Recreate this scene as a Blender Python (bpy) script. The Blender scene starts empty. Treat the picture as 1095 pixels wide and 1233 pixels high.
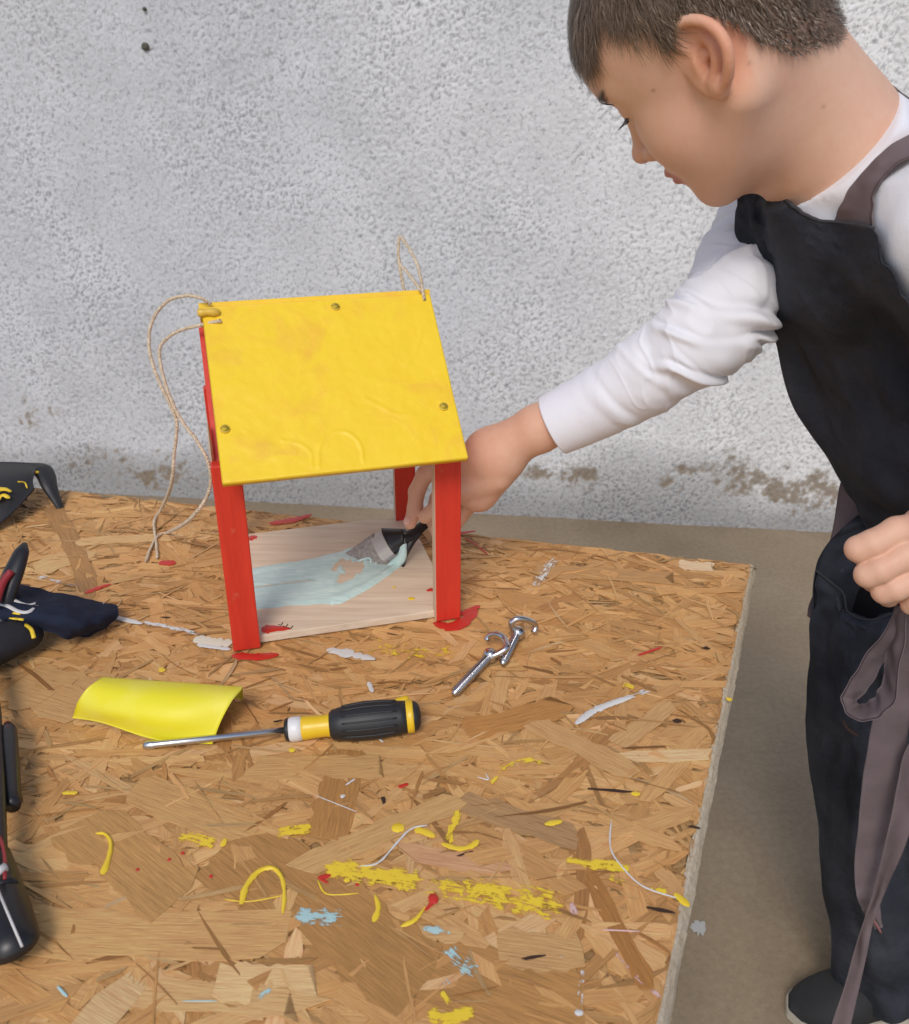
import bpy, bmesh, math, random
import numpy as np
from mathutils import Vector, Matrix, Euler, noise as mnoise
random.seed(7); RNG = np.random.default_rng(11)
C = bpy.context.scene

# ------------------------------------------------------------------ camera, world, sun, exposure
CAM_H, CAM_P, FPX = 1.085, math.radians(26), 1120.0          # height, pitch, focal length in photo pixels
cam_d = bpy.data.cameras.new('camera'); cam = bpy.data.objects.new('camera', cam_d)
C.collection.objects.link(cam); C.camera = cam
cam.location = (0, 0, CAM_H); cam.rotation_euler = (math.radians(90) - CAM_P, 0, 0)
cam_d.sensor_fit = 'VERTICAL'; cam_d.sensor_height = 24.0; cam_d.lens = 24.0 * FPX / 1233.0
cam_d.dof.use_dof = True; cam_d.dof.focus_distance = .84; cam_d.dof.aperture_fstop = 9.0; cam_d.clip_start = 0.02; cam_d.clip_end = 200
SUN_EL, SUN_AZ = math.radians(46), math.radians(192)         # azimuth clockwise from +Y (sun behind the camera, to its left)
w = bpy.data.worlds.new('World'); C.world = w; w.use_nodes = True
nt = w.node_tree; nt.nodes.clear()
sky = nt.nodes.new('ShaderNodeTexSky'); sky.sky_type = 'NISHITA'; sky.sun_disc = False
sky.sun_elevation = SUN_EL; sky.sun_rotation = SUN_AZ; sky.air_density = 1.0; sky.dust_density = 1.5
bg = nt.nodes.new('ShaderNodeBackground'); bg.inputs[1].default_value = 0.125
wo = nt.nodes.new('ShaderNodeOutputWorld')
nt.links.new(sky.outputs[0], bg.inputs[0]); nt.links.new(bg.outputs[0], wo.inputs[0])
sd = bpy.data.lights.new('sun', 'SUN'); sd.energy = 1.4; sd.angle = math.radians(20); sd.color = (1.0, 0.95, 0.89)
sun = bpy.data.objects.new('sun', sd); C.collection.objects.link(sun)
sdir = Vector((math.sin(SUN_AZ) * math.cos(SUN_EL), math.cos(SUN_AZ) * math.cos(SUN_EL), math.sin(SUN_EL)))
sun.rotation_euler = sdir.to_track_quat('Z', 'Y').to_euler(); sun.location = (0, 0, 5)
C.view_settings.view_transform = 'Standard'; C.view_settings.look = 'None'
C.view_settings.exposure = 0.20; C.view_settings.gamma = 1; C.view_settings.use_curve_mapping = False
C.render.engine = 'CYCLES'; C.cycles.max_bounces = 8

# ------------------------------------------------------------------ measuring helpers (photo pixel + real distance -> place in the world)
_r = np.array([1, 0, 0.]); _f = np.array([0, math.cos(CAM_P), -math.sin(CAM_P)]); _u = np.array([0, math.sin(CAM_P), math.cos(CAM_P)])
_c = np.array([0, 0, CAM_H])
def P3(px, py, z): return _c + z * (_f + _r * (px - 547.5) / FPX - _u * (py - 616.5) / FPX)
def PZ(px, py, h):
    d = _f + _r * (px - 547.5) / FPX - _u * (py - 616.5) / FPX
    return _c + d * ((h - CAM_H) / d[2])
def pix(P):
    v = P - _c; z = v @ _f
    return 547.5 + FPX * (v @ _r) / z, 616.5 - FPX * (v @ _u) / z

def pix2(P): v = P - _c; z = v @ _f; return 547.5 + FPX * (v @ _r) / z, 616.5 - FPX * (v @ _u) / z
# ------------------------------------------------------------------ object helpers
WO = {}
def mk(name, verts, faces, mat, parent=None, smooth=False, cols=None, uvs=None, mats=None, midx=None):
    """one mesh object; verts in world coordinates"""
    off = WO[parent.name] if parent is not None else np.zeros(3)
    V = np.asarray(verts, dtype=np.float64) - off
    me = bpy.data.meshes.new(name)
    me.from_pydata([tuple(v) for v in V], [], [tuple(int(i) for i in fc) for fc in faces]); me.update()
    if mats:
        for m in mats: me.materials.append(m)
        me.polygons.foreach_set('material_index', np.asarray(midx, dtype=np.int32))
    elif mat: me.materials.append(mat)
    if smooth: me.polygons.foreach_set('use_smooth', [True] * len(me.polygons))
    if cols is not None:
        a = me.attributes.new('col', 'FLOAT_COLOR', 'POINT')
        c4 = np.ones((len(V), 4), dtype=np.float32); c4[:, :3] = cols; a.data.foreach_set('color', c4.ravel())
    if uvs is not None:
        ul = me.uv_layers.new(name='UVMap'); li = np.zeros(len(me.loops), dtype=np.int32)
        me.loops.foreach_get('vertex_index', li); ul.data.foreach_set('uv', np.asarray(uvs, dtype=np.float32)[li].ravel())
    o = bpy.data.objects.new(name, me); C.collection.objects.link(o)
    if parent is not None: o.parent = parent
    WO[o.name] = off
    return o
def thing(name, label, cat, loc, group=None):
    o = bpy.data.objects.new(name, None); o.empty_display_size = 0.05; C.collection.objects.link(o)
    o.location = tuple(loc); o['label'] = label; o['category'] = cat
    if group: o['group'] = group
    WO[o.name] = np.array(loc, dtype=float); return o
def tag(o, label, cat, group=None):
    o['label'] = label; o['category'] = cat
    if group: o['group'] = group
    return o
class MB:
    """collects world-space shapes into one mesh"""
    def __init__(s): s.v = []; s.f = []
    def add(s, V, F):
        n = len(s.v); s.v += [tuple(v) for v in V]; s.f += [tuple(i + n for i in f) for f in F]; return s
    def box(s, o, ex, ey, ez, bev=0.0):
        """box from corner o along three edge vectors, with bevelled edges"""
        o, ex, ey, ez = map(np.asarray, (o, ex, ey, ez))
        bm = bmesh.new(); vs = [bm.verts.new(o + a * ex + b * ey + c * ez) for c in (0, 1) for b in (0, 1) for a in (0, 1)]
        for q in ((0, 2, 3, 1), (4, 5, 7, 6), (0, 1, 5, 4), (2, 6, 7, 3), (0, 4, 6, 2), (1, 3, 7, 5)): bm.faces.new([vs[i] for i in q])
        bmesh.ops.recalc_face_normals(bm, faces=bm.faces)
        if bev: bmesh.ops.bevel(bm, geom=list(bm.edges), offset=bev, segments=2, profile=0.5, affect='EDGES')
        bm.verts.index_update(); V = [tuple(v.co) for v in bm.verts]; F = [[v.index for v in f.verts] for f in bm.faces]; bm.free()
        return s.add(V, F)
    def tube(s, pts, rad, n=8, caps=True, flat=1.0, upv=(0, 0, 1)):
        pts = np.asarray(pts, float); rad = np.broadcast_to(np.asarray(rad, float), (len(pts),))
        T = np.gradient(pts, axis=0); T /= np.linalg.norm(T, axis=1)[:, None] + 1e-12
        up = np.array(upv, float); nrm = up - T[0] * (up @ T[0])
        if np.linalg.norm(nrm) < 1e-3: up = np.array([1., 0.1, 0]); nrm = up - T[0] * (up @ T[0])
        V = []; a = np.arange(n) * 2 * math.pi / n
        for i in range(len(pts)):
            nrm = nrm - T[i] * (nrm @ T[i]); nrm /= np.linalg.norm(nrm); b = np.cross(T[i], nrm)
            V += list(pts[i] + rad[i] * (np.cos(a)[:, None] * b + flat * np.sin(a)[:, None] * nrm))
        F = [(i * n + j, i * n + (j + 1) % n, (i + 1) * n + (j + 1) % n, (i + 1) * n + j) for i in range(len(pts) - 1) for j in range(n)]
        if caps: F += [tuple(range(n - 1, -1, -1)), tuple((len(pts) - 1) * n + j for j in range(n))]
        return s.add(V, F)
    def build(s, name, mat, parent=None, smooth=False): return mk(name, s.v, s.f, mat, parent, smooth)
def spline(pts, n):
    """Catmull-Rom through the points, n samples"""
    p = np.asarray(pts, float)
    if len(p) == 2: return p[0] + np.linspace(0, 1, n)[:, None] * (p[1] - p[0])
    q = np.vstack([2 * p[0] - p[1], p, 2 * p[-1] - p[-2]])
    t = np.linspace(0, len(p) - 1 - 1e-9, n); i = t.astype(int); u = (t - i)[:, None]
    a, b, c, d = q[i], q[i + 1], q[i + 2], q[i + 3]
    return 0.5 * (2 * b + (c - a) * u + (2 * a - 5 * b + 4 * c - d) * u ** 2 + (3 * b - a - 3 * c + d) * u ** 3)
def grid_faces(nu, nv, wrap=False):
    return [(i * nv + j, i * nv + (j + 1) % nv, (i + 1) * nv + (j + 1) % nv, (i + 1) * nv + j) for i in range(nu - 1) for j in range(nv if wrap else nv - 1)]
def sheet(rows, nu, nv, thick, disp=None):
    """cloth / paper: rows of control points -> smooth grid with real thickness. returns verts, faces, uv"""
    R = [spline(r, nv) for r in rows]; G = np.stack([spline([R[k][j] for k in range(len(R))], nu) for j in range(nv)], 1)   # nu x nv x 3
    du = np.gradient(G, axis=0); dv = np.gradient(G, axis=1); N = np.cross(dv, du); N /= np.linalg.norm(N, axis=2)[..., None] + 1e-12
    U, W = np.meshgrid(np.linspace(0, 1, nu), np.linspace(0, 1, nv), indexing='ij')
    if disp is not None: G = G + N * disp(U, W, G)[..., None]
    A = G.reshape(-1, 3); B = (G - N * thick).reshape(-1, 3); n = len(A); F = grid_faces(nu, nv)
    F2 = [tuple(i + n for i in f[::-1]) for f in F]
    b = [i * nv for i in range(nu)]; e = [i * nv + nv - 1 for i in range(nu)]; t0 = list(range(nv)); t1 = [(nu - 1) * nv + j for j in range(nv)]
    S = []
    for L, fl in ((b, 0), (e, 1), (t0, 1), (t1, 0)):
        for x, y in zip(L[:-1], L[1:]): S.append((x, y, y + n, x + n) if fl else (y, x, x + n, y + n))
    uv = np.stack([U.ravel(), W.ravel()], 1)
    return np.vstack([A, B]), F + F2 + S, np.vstack([uv, uv])
def fft_noise(shape, scale, seed, beta=0.0):
    """smooth random field, features about `scale` samples across, std 1"""
    g = np.random.default_rng(seed).standard_normal(shape); fy = np.fft.fftfreq(shape[0])[:, None]; fx = np.fft.rfftfreq(shape[1])[None]
    k = np.sqrt(fx * fx + fy * fy); flt = np.exp(-(k * scale) ** 2 * 4) * (k + 1e-3) ** beta
    o = np.fft.irfft2(np.fft.rfft2(g) * flt, s=shape); return (o - o.mean()) / o.std()

# ------------------------------------------------------------------ material helpers
def mat(name, base=(.5, .5, .5), rough=.6, metal=0., spec=.5, build=None, **kw):
    m = bpy.data.materials.new(name); m.use_nodes = True; t = m.node_tree; b = t.nodes['Principled BSDF']
    b.inputs['Base Color'].default_value = (*base, 1); b.inputs['Roughness'].default_value = rough
    b.inputs['Metallic'].default_value = metal; b.inputs['Specular IOR Level'].default_value = spec
    for k, v in kw.items(): b.inputs[k.replace('_', ' ')].default_value = v
    if build: build(t, b)
    return m
def nd(t, ty, **kw):
    n = t.nodes.new(ty)
    for k, v in kw.items(): setattr(n, k, v)
    return n
def coords(t, scale=(1, 1, 1), src='Object', rot=(0, 0, 0)):
    c = nd(t, 'ShaderNodeTexCoord'); m = nd(t, 'ShaderNodeMapping'); m.inputs['Scale'].default_value = scale; m.inputs['Rotation'].default_value = rot
    t.links.new(c.outputs[src], m.inputs[0]); return m.outputs[0]
def noise(t, vec, scale, detail=4, rough=.55, dist=0.):
    n = nd(t, 'ShaderNodeTexNoise'); n.inputs['Scale'].default_value = scale; n.inputs['Detail'].default_value = detail
    n.inputs['Roughness'].default_value = rough; n.inputs['Distortion'].default_value = dist; t.links.new(vec, n.inputs['Vector']); return n.outputs['Fac']
def ramp(t, fac, stops):
    n = nd(t, 'ShaderNodeValToRGB'); e = n.color_ramp.elements
    while len(e) > 1: e.remove(e[0])
    e[0].position = stops[0][0]; e[0].color = (*stops[0][1], 1)
    for p, c in stops[1:]: x = e.new(p); x.color = (*c, 1)
    t.links.new(fac, n.inputs[0]); return n.outputs[0]
def g3(v): return (v, v, v)
def mix(t, fac, a, b, mode='MIX'):
    n = nd(t, 'ShaderNodeMix', data_type='RGBA', blend_type=mode)
    for s, v in ((0, fac), (6, a), (7, b)):
        if hasattr(v, 'links'): t.links.new(v, n.inputs[s])
        else: n.inputs[s].default_value = v if s == 0 else (*v, 1)
    return n.outputs[2]
def bump(t, b, h, strength=.3, dist=.002, prev=None):
    n = nd(t, 'ShaderNodeBump'); n.inputs['Strength'].default_value = strength; n.inputs['Distance'].default_value = dist
    t.links.new(h, n.inputs['Height'])
    if prev is not None: t.links.new(prev, n.inputs['Normal'])
    t.links.new(n.outputs[0], b.inputs['Normal']); return n.outputs[0]
def attr(t, name='col'): n = nd(t, 'ShaderNodeAttribute'); n.attribute_name = name; return n.outputs['Color']

# ================================================================== SETTING
def m_floor(t, b):
    v = coords(t); n1 = noise(t, v, 3, 5, .6); n2 = noise(t, v, 90, 5, .7); n3 = noise(t, v, 420, 3, .6)
    c = ramp(t, n1, [(.3, (.215, .160, .100)), (.7, (.31, .237, .155))]); c = mix(t, .55, c, ramp(t, n2, [(.3, g3(.35)), (.7, g3(.62))]), 'OVERLAY')
    sp = ramp(t, n3, [(.60, g3(0)), (.72, g3(1))]); c = mix(t, sp, c, (.34, .27, .18)); t.links.new(c, b.inputs['Base Color'])
    bump(t, b, n2, .35, .003)
M_floor = mat('concrete', rough=.9, build=m_floor)
o = mk('ground', [(-30, -30, 0), (30, -30, 0), (30, 30, 0), (-30, 30, 0)], [(0, 1, 2, 3)], M_floor); o['kind'] = 'structure'
# stains dried on the concrete
def blob(cx, cy, rx, ry, z, n=22, rag=.18, seed=0, th=.0006, ang=0.):
    rg = np.random.default_rng(seed); a = np.arange(n) * 2 * math.pi / n; rr = 1 + rag * rg.standard_normal(n)
    x, y = rx * rr * np.cos(a), ry * rr * np.sin(a); X = cx + x * math.cos(ang) - y * math.sin(ang); Y = cy + x * math.sin(ang) + y * math.cos(ang)
    V = np.vstack([np.stack([X, Y, np.full(n, z)], 1), np.stack([cx + (X - cx) * .93, cy + (Y - cy) * .93, np.full(n, z + th)], 1), [[cx, cy, z + th * 1.2]]])
    F = [(i, (i + 1) % n, n + (i + 1) % n, n + i) for i in range(n)] + [(n + i, n + (i + 1) % n, 2 * n) for i in range(n)]
    return V, F
M_fspot = mat('dried_white_paint', (.42, .42, .40), .8)
q = PZ(842, 1117, 0); V, F = blob(q[0], q[1], .010, .013, .0006, seed=4); o = mk('paint_spot', V, F, M_fspot); tag(o, 'pale grey dried paint spot on the concrete floor beside the table edge', 'paint spot')

# --- rough-cast wall: real relief on the part in view, plain slab around it
wA, wB = PZ(60, 590.3, 0), PZ(1000, 641.5, 0); wd = (wB - wA); wd /= np.linalg.norm(wd); wn = np.array([wd[1], -wd[0], 0])   # normal towards the camera
wO = wA - wd * ((wA[0] + 1.45) / wd[0])
WW, WHt, st = 2.75, 1.40, .0033
nx, nz = int(WW / st), int(WHt / st)
h1 = fft_noise((nz, nx), 1.15, 1, 1.0); h2 = fft_noise((nz, nx), 2.1, 2, .8); h3 = fft_noise((nz, nx), 60, 3); h0 = fft_noise((nz, nx), .9, 5)
zz = np.arange(nz) * st; xx = np.arange(nx) * st; X, Z = np.meshgrid(xx, zz)
wv_ = .75 + .25 * np.tanh(fft_noise((nz, nx), 40, 77)); lump = np.clip((h1 * .62 + h2 * .5) * wv_, -2.4, 1.7)
H = lump * .00085 + h0 * .00030 + h3 * .0012
# chipped patches along the foot where the paint came off the brown render
patch_n = fft_noise((nz, nx), 11, 8) + .9 * fft_noise((nz, nx), 3, 9) + .6 * h1
def near(px, py, sx, sy):
    d = _f + _r * (px - 547.5) / FPX - _u * (py - 616.5) / FPX; tt = ((wO - _c) @ wn) / (d @ wn); q = _c + d * tt; s_ = (q - wO) @ wd
    return np.exp(-((X - s_) / sx) ** 2 - ((Z - q[2]) / sy) ** 2)
pm = 0
for a_ in ((650, 572, .05, .022), (700, 570, .05, .03), (828, 568, .045, .022), (800, 578, .03, .02), (895, 580, .1, .06), (950, 590, .15, .06), (30, 500, .06, .07), (600, 575, .02, .02), (130, 560, .12, .05), (200, 570, .1, .05)): pm = np.maximum(pm, near(*a_) * (.62 if a_[0] in (30, 130, 200) else 1.))
peel = np.clip((pm * 2.3 + patch_n * .55 - 1.35) * .8, 0, .85) * np.clip(pm * 8, 0, 1)
H = H * (1 - .5 * peel) - peel * .0012
V = wO + X[..., None] * wd + Z[..., None] * np.array([0, 0, 1.]) + H[..., None] * wn
foot = np.clip(1 - Z / (.17 + .045 * np.clip(h3, -1.5, 1.5)), 0, 1) ** .7                          # splash dirt at the foot of the wall
dirtx = fft_noise((nz, nx), 90, 21); dirt2 = fft_noise((nz, nx), 22, 22)
pit = np.clip(-(lump + .30) * 2.0, 0, 1)                                  # hollows of the relief; their shade is painted into the wall colour
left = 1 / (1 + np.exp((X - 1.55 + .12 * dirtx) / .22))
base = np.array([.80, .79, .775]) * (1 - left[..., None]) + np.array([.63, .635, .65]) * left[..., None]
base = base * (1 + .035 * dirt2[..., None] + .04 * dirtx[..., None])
grime = np.clip(foot * 1.15 + np.clip(.09 * dirtx + .05, 0, .3), 0, 1)[..., None]
base = base * (1 - grime * .85) + np.array([.31, .305, .30]) * grime * .85
pit_shade = np.array([.17, .17, .175]); pa = (pit * np.clip((.40 + .38 * foot + .10 * left) * (.85 + .4 * np.tanh(dirt2)), 0, 1))[..., None]; base = base * (1 - pa) + pit_shade * pa
pk = peel[..., None]; base = base * (1 - pk) + np.array([.27, .20, .125]) * (.85 + .12 * h1[..., None]) * pk
def m_wall(t, b):
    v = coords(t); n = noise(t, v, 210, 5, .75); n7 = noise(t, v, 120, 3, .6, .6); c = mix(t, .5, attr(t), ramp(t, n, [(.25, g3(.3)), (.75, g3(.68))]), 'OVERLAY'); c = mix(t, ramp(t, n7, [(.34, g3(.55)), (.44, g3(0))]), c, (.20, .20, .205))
    t.links.new(c, b.inputs['Base Color']); bump(t, b, n, .8, .0022)
M_wall = mat('roughcast', rough=.92, spec=.2, build=m_wall)
wall = thing('rendered_wall', 'light grey painted roughcast wall with a grimy foot behind the table', 'wall', wO)
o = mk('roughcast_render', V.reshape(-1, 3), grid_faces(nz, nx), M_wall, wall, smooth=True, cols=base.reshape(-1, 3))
def m_slab(t, b):
    v = coords(t); n = noise(t, v, 130, 5, .75); n2 = noise(t, v, 2.5, 3, .6); c = mix(t, .6, (.68, .675, .67), ramp(t, n, [(.3, g3(.28)), (.55, g3(.55)), (.75, g3(.64))]), 'OVERLAY'); c = mix(t, .3, c, ramp(t, n2, [(.3, g3(.4)), (.7, g3(.58))]), 'OVERLAY')
    t.links.new(c, b.inputs['Base Color']); bump(t, b, n, .8, .003)
M_wslab = mat('wall_slab', rough=.92, spec=.2, build=m_slab)
mb = MB(); far = -wn * .2
mb.box(wO - wd * 6 + far - wn * .012, wd * 15, wn * .2, np.array([0, 0, 3.2])); mb.build('wall_slab', M_wslab, wall)
def wallpt(px, py, off=.004):
    d = _f + _r * (px - 547.5) / FPX - _u * (py - 616.5) / FPX; tt = ((wO - _c) @ wn) / (d @ wn); return _c + d * tt + wn * off
M_hole = mat('dark_plug', (.09, .085, .06), .8)
mb = MB()
for (px, py, rr) in ((176, 56, .0085), (175, 11, .004)):
    q = wallpt(px, py); mb.tube([q - wn * .01, q + wn * .002, q + wn * .006], [rr, rr, rr * .5], 9)
o = mb.build('wall_plug', M_hole, wall)

# ================================================================== TABLE of strand board
T = .6
TR = PZ(912, 680, T); TR[2] = T
e1 = np.array([-.9735, .2286, 0]); e2 = np.array([-.3612, -.9325, 0])
LA, LB, TH = 1.35, .98, .018
Tc = TR + e1 * .6 + e2 * .45
table = thing('work_table', 'low work table topped with paint splashed golden strand board', 'table', (Tc[0], Tc[1], 0))
def m_board(t, b):
    v = coords(t); n = noise(t, v, 60, 5, .7, .8); c = ramp(t, n, [(.3, (.20, .095, .032)), (.5, (.34, .185, .065)), (.7, (.50, .32, .14))])
    t.links.new(c, b.inputs['Base Color']); bump(t, b, n, .5, .002)
M_board = mat('board_core', rough=.65, build=m_board)
def m_edge(t, b):
    v = coords(t, (1, 1, 3)); n = noise(t, v, 240, 5, .8); c = ramp(t, n, [(.3, (.34, .22, .12)), (.42, (.62, .49, .33)), (.7, (.80, .71, .56))])
    t.links.new(c, b.inputs['Base Color']); bump(t, b, n, .9, .003)
M_edge = mat('board_edge', rough=.85, build=m_edge)
# board: top face + ragged edges
ne = 140
def edge_strip(A, B, seed, nrm):
    rg = np.random.default_rng(seed); n = 260; rows = []
    for k, (zz_, in_) in enumerate(((.0004, .0078), (-.0014, .0040), (-.005, .0015), (-.008, 0), (-.014, 0), (-TH, .001))):
        jit = np.convolve(rg.standard_normal(n + 4), [.2, .2, .2, .2, .2], 'valid') * .0008 + rg.standard_normal(n) * .0002 - in_
        rows.append(A + np.linspace(0, 1, n)[:, None] * (B - A) + nrm * jit[:, None] + np.array([0, 0, zz_]))
    return np.vstack(rows), grid_faces(6, n)
c0, c1, c2, c3 = TR, TR + e1 * LA, TR + e1 * LA + e2 * LB, TR + e2 * LB
mb = MB(); mb.box(c0 + np.array([0, 0, -TH + .001]) + e1 * .009 + e2 * .008, e1 * (LA - .013), e2 * (LB - .012), np.array([0, 0, TH - .0018])); mb.build('tabletop', M_board, table)
mb = MB(); n_r = -np.array([e1[0], e1[1], 0]); n_b = -np.array([e2[0], e2[1], 0])
mb.add(*edge_strip(c0, c3, 3, n_r)); mb.add(*edge_strip(c0, c1, 4, n_b)); mb.build('board_edge', M_edge, table)
M_batten = mat('batten_wood', (.38, .23, .11), .7, build=lambda t, b: (lambda n: (t.links.new(ramp(t, n, [(.3, (.26, .14, .06)), (.7, (.46, .29, .14))]), b.inputs['Base Color'])))(noise(t, coords(t, (30, 30, 3)), 3, 4)))
mb = MB(); mb.box(c0 + e1 * .022 + e2 * .17 + np.array([0, 0, -TH - .046]), e1 * (-.012), e2 * .04, np.array([0, 0, .045]), .001); mb.build('batten', M_batten, table)
for (a_, b_) in ((.06, .10), (LA - .1, .10), (.06, LB - .1), (LA - .1, LB - .1)):
    mb = MB(); q = c0 + e1 * a_ + e2 * b_; mb.box(np.array([q[0], q[1], 0]), e1 * .045, e2 * .045, np.array([0, 0, T - TH - .0005]), .002); mb.build('leg', M_batten, table)
mb = MB()
for b_ in (.12, LB - .12): mb.box(c0 + e1 * .11 + e2 * b_ + np.array([0, 0, -TH - .061]), e1 * (LA - .22), e2 * .02, np.array([0, 0, .06]), .001)
mb.build('rail', M_batten, table)

def m_strand(t, b):
    uvn = nd(t, 'ShaderNodeUVMap'); mp = nd(t, 'ShaderNodeMapping'); mp.inputs['Scale'].default_value = (22, 330, 1); t.links.new(uvn.outputs[0], mp.inputs[0])
    n = noise(t, mp.outputs[0], 1.6, 5, .62, .5); mp2 = nd(t, 'ShaderNodeMapping'); mp2.inputs['Scale'].default_value = (60, 1300, 1); t.links.new(uvn.outputs[0], mp2.inputs[0])
    n2 = noise(t, mp2.outputs[0], 1.0, 3, .6)
    n3 = noise(t, coords(t), 14, 3, .5)
    c = mix(t, .7, attr(t), ramp(t, n, [(.22, g3(.26)), (.5, g3(.5)), (.78, g3(.66))]), 'OVERLAY')
    c = mix(t, .5, c, ramp(t, n2, [(.3, g3(.33)), (.7, g3(.62))]), 'OVERLAY')
    c = mix(t, .35, c, ramp(t, n3, [(.3, (.40, .40, .40)), (.7, (.58, .57, .54))]), 'OVERLAY')
    mp3 = nd(t, 'ShaderNodeMapping'); mp3.inputs['Scale'].default_value = (28, 520, 1); mp3.inputs['Location'].default_value = (3.1, 7.7, 0); t.links.new(uvn.outputs[0], mp3.inputs[0])
    n4 = noise(t, mp3.outputs[0], 1.3, 4, .7, .9); c = mix(t, ramp(t, n4, [(.29, g3(.55)), (.38, g3(0))]), c, (.20, .095, .03))
    t.links.new(c, b.inputs['Base Color']); r_ = ramp(t, n, [(.3, g3(.62)), (.7, g3(.5))]); t.links.new(r_, b.inputs['Roughness'])
    bp = bump(t, b, n, .45, .0010); bp = bump(t, b, n4, .5, .0012, bp); bump(t, b, n2, .25, .0004, bp)
M_strand = mat('wood_strand', rough=.55, spec=.35, build=m_strand)
PAL = np.array([1.22, 1.13, 1.10]) * np.array([(.60, .39, .165), (.56, .345, .135), (.52, .30, .11), (.48, .265, .09), (.42, .22, .072), (.34, .165, .05), (.66, .46, .23), (.26, .12, .04)])
PW = np.array([.17, .25, .24, .14, .09, .04, .06, .01])
def strand_geo(cx, cy, L, W, ang, z, rg, col, tilt=.0004, th=.00028):
    """one splintered wood flake: ragged ends, thin body"""
    n = 5 if W < .005 else (9 if W < .016 else 13)
    sx = np.linspace(-.5, .5, n) * L
    top = W * .5 * (1 + .10 * rg.standard_normal(n)); bot = -W * .5 * (1 + .10 * rg.standard_normal(n))
    tp = rg.uniform(.15, 1.0, 4); top[0] *= tp[0]; bot[0] *= tp[1]; top[-1] *= tp[2]; bot[-1] *= tp[3]
    bow = rg.normal(0, .03) * L * (1 - (2 * sx / L) ** 2)
    x = np.concatenate([sx, sx[::-1]]); x = x + rg.normal(0, .02 * L, 2 * n) * np.concatenate([[3.2, 1.6] + [.25] * (n - 4) + [1.6, 3.2]] * 2)
    y = np.concatenate([top + bow, (bot + bow)[::-1]])
    ca, sa = math.cos(ang), math.sin(ang); X = cx + x * ca - y * sa; Y = cy + x * sa + y * ca
    tx, ty = rg.normal(0, tilt), rg.normal(0, tilt); zt = z + tx * x / L * 2 + ty * y / W
    ks = 1 - np.minimum(.0005 / W, .2)
    V = np.vstack([np.stack([X, Y, zt], 1), np.stack([X + (X - cx) * .01, Y + (Y - cy) * .01, zt - th], 1)])
    m = 2 * n
    F = [(i, i + 1, m - 2 - i, m - 1 - i) for i in range(n - 1)]
    F = [f[::-1] for f in F] + [(i, (i + 1) % m, m + (i + 1) % m, m + i) for i in range(m)]
    uo = rg.uniform(0, 50, 2); uv = np.stack([x + uo[0], y + uo[1]], 1)
    cc = np.tile(col, (2 * m, 1)) * np.concatenate([np.ones(m), np.full(m, .8)])[:, None]
    return V, F, np.vstack([uv, uv]), cc
def inside(q, mar=.004):
    d = q[:2] - TR[:2]; M2 = np.array([e1[:2], e2[:2]]).T; ab = np.linalg.solve(M2, d); return mar < ab[0] < LA - mar and mar < ab[1] < LB - mar, ab
M2I = np.linalg.inv(np.array([e1[:2], e2[:2]]).T)
def clampV(V):
    ab = (M2I @ (V[:, :2] - TR[:2]).T).T; ab[:, 0] = np.clip(ab[:, 0], .0072 + .0014 * np.sin(ab[:, 1] * 700), LA - .0004); ab[:, 1] = np.clip(ab[:, 1], .0022 + .0006 * np.sin(ab[:, 0] * 700), LB - .0004)
    V[:, :2] = TR[:2] + ab[:, :1] * e1[:2] + ab[:, 1:] * e2[:2]; return V
rg = np.random.default_rng(42)
aV, aF, aU, aC, nn = [], [], [], [], 0
NS = 14500
for i in range(NS):
    ab = rg.uniform(0, 1, 2) * (LA, LB); q = TR + e1 * ab[0] + e2 * ab[1]
    if rg.random() < .38: L, W = rg.uniform(.015, .05), rg.uniform(.0012, .004)
    else: L, W = rg.uniform(.03, .09), rg.uniform(.0045, .013)
    a_ = rg.normal(0, .55) if rg.random() < .68 else rg.uniform(0, math.pi)
    reg = .5 + .5 * math.sin(q[0] * 31 + 2.5 * math.sin(q[1] * 17)) * math.sin(q[1] * 43 + 1.7 * math.sin(q[0] * 23))
    col = (PAL[rg.choice(len(PAL), p=PW)] * .5 + (PAL[1] * reg + PAL[4] * (1 - reg)) * .5) * rg.uniform(.9, 1.1)
    if W < .004 and rg.random() < .5: col = col * .7
    V, F, U, cc = strand_geo(q[0], q[1], L, W, a_ - .15, T + rg.uniform(-.0006, .0008), rg, col)
    aV.append(clampV(V)); aF += [tuple(k + nn for k in f) for f in F]; aU.append(U); aC.append(cc); nn += len(V)
o = mk('strand_bed', np.vstack(aV), aF, M_strand, table, cols=np.vstack(aC), uvs=np.vstack(aU)); o['kind'] = 'stuff'
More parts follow.
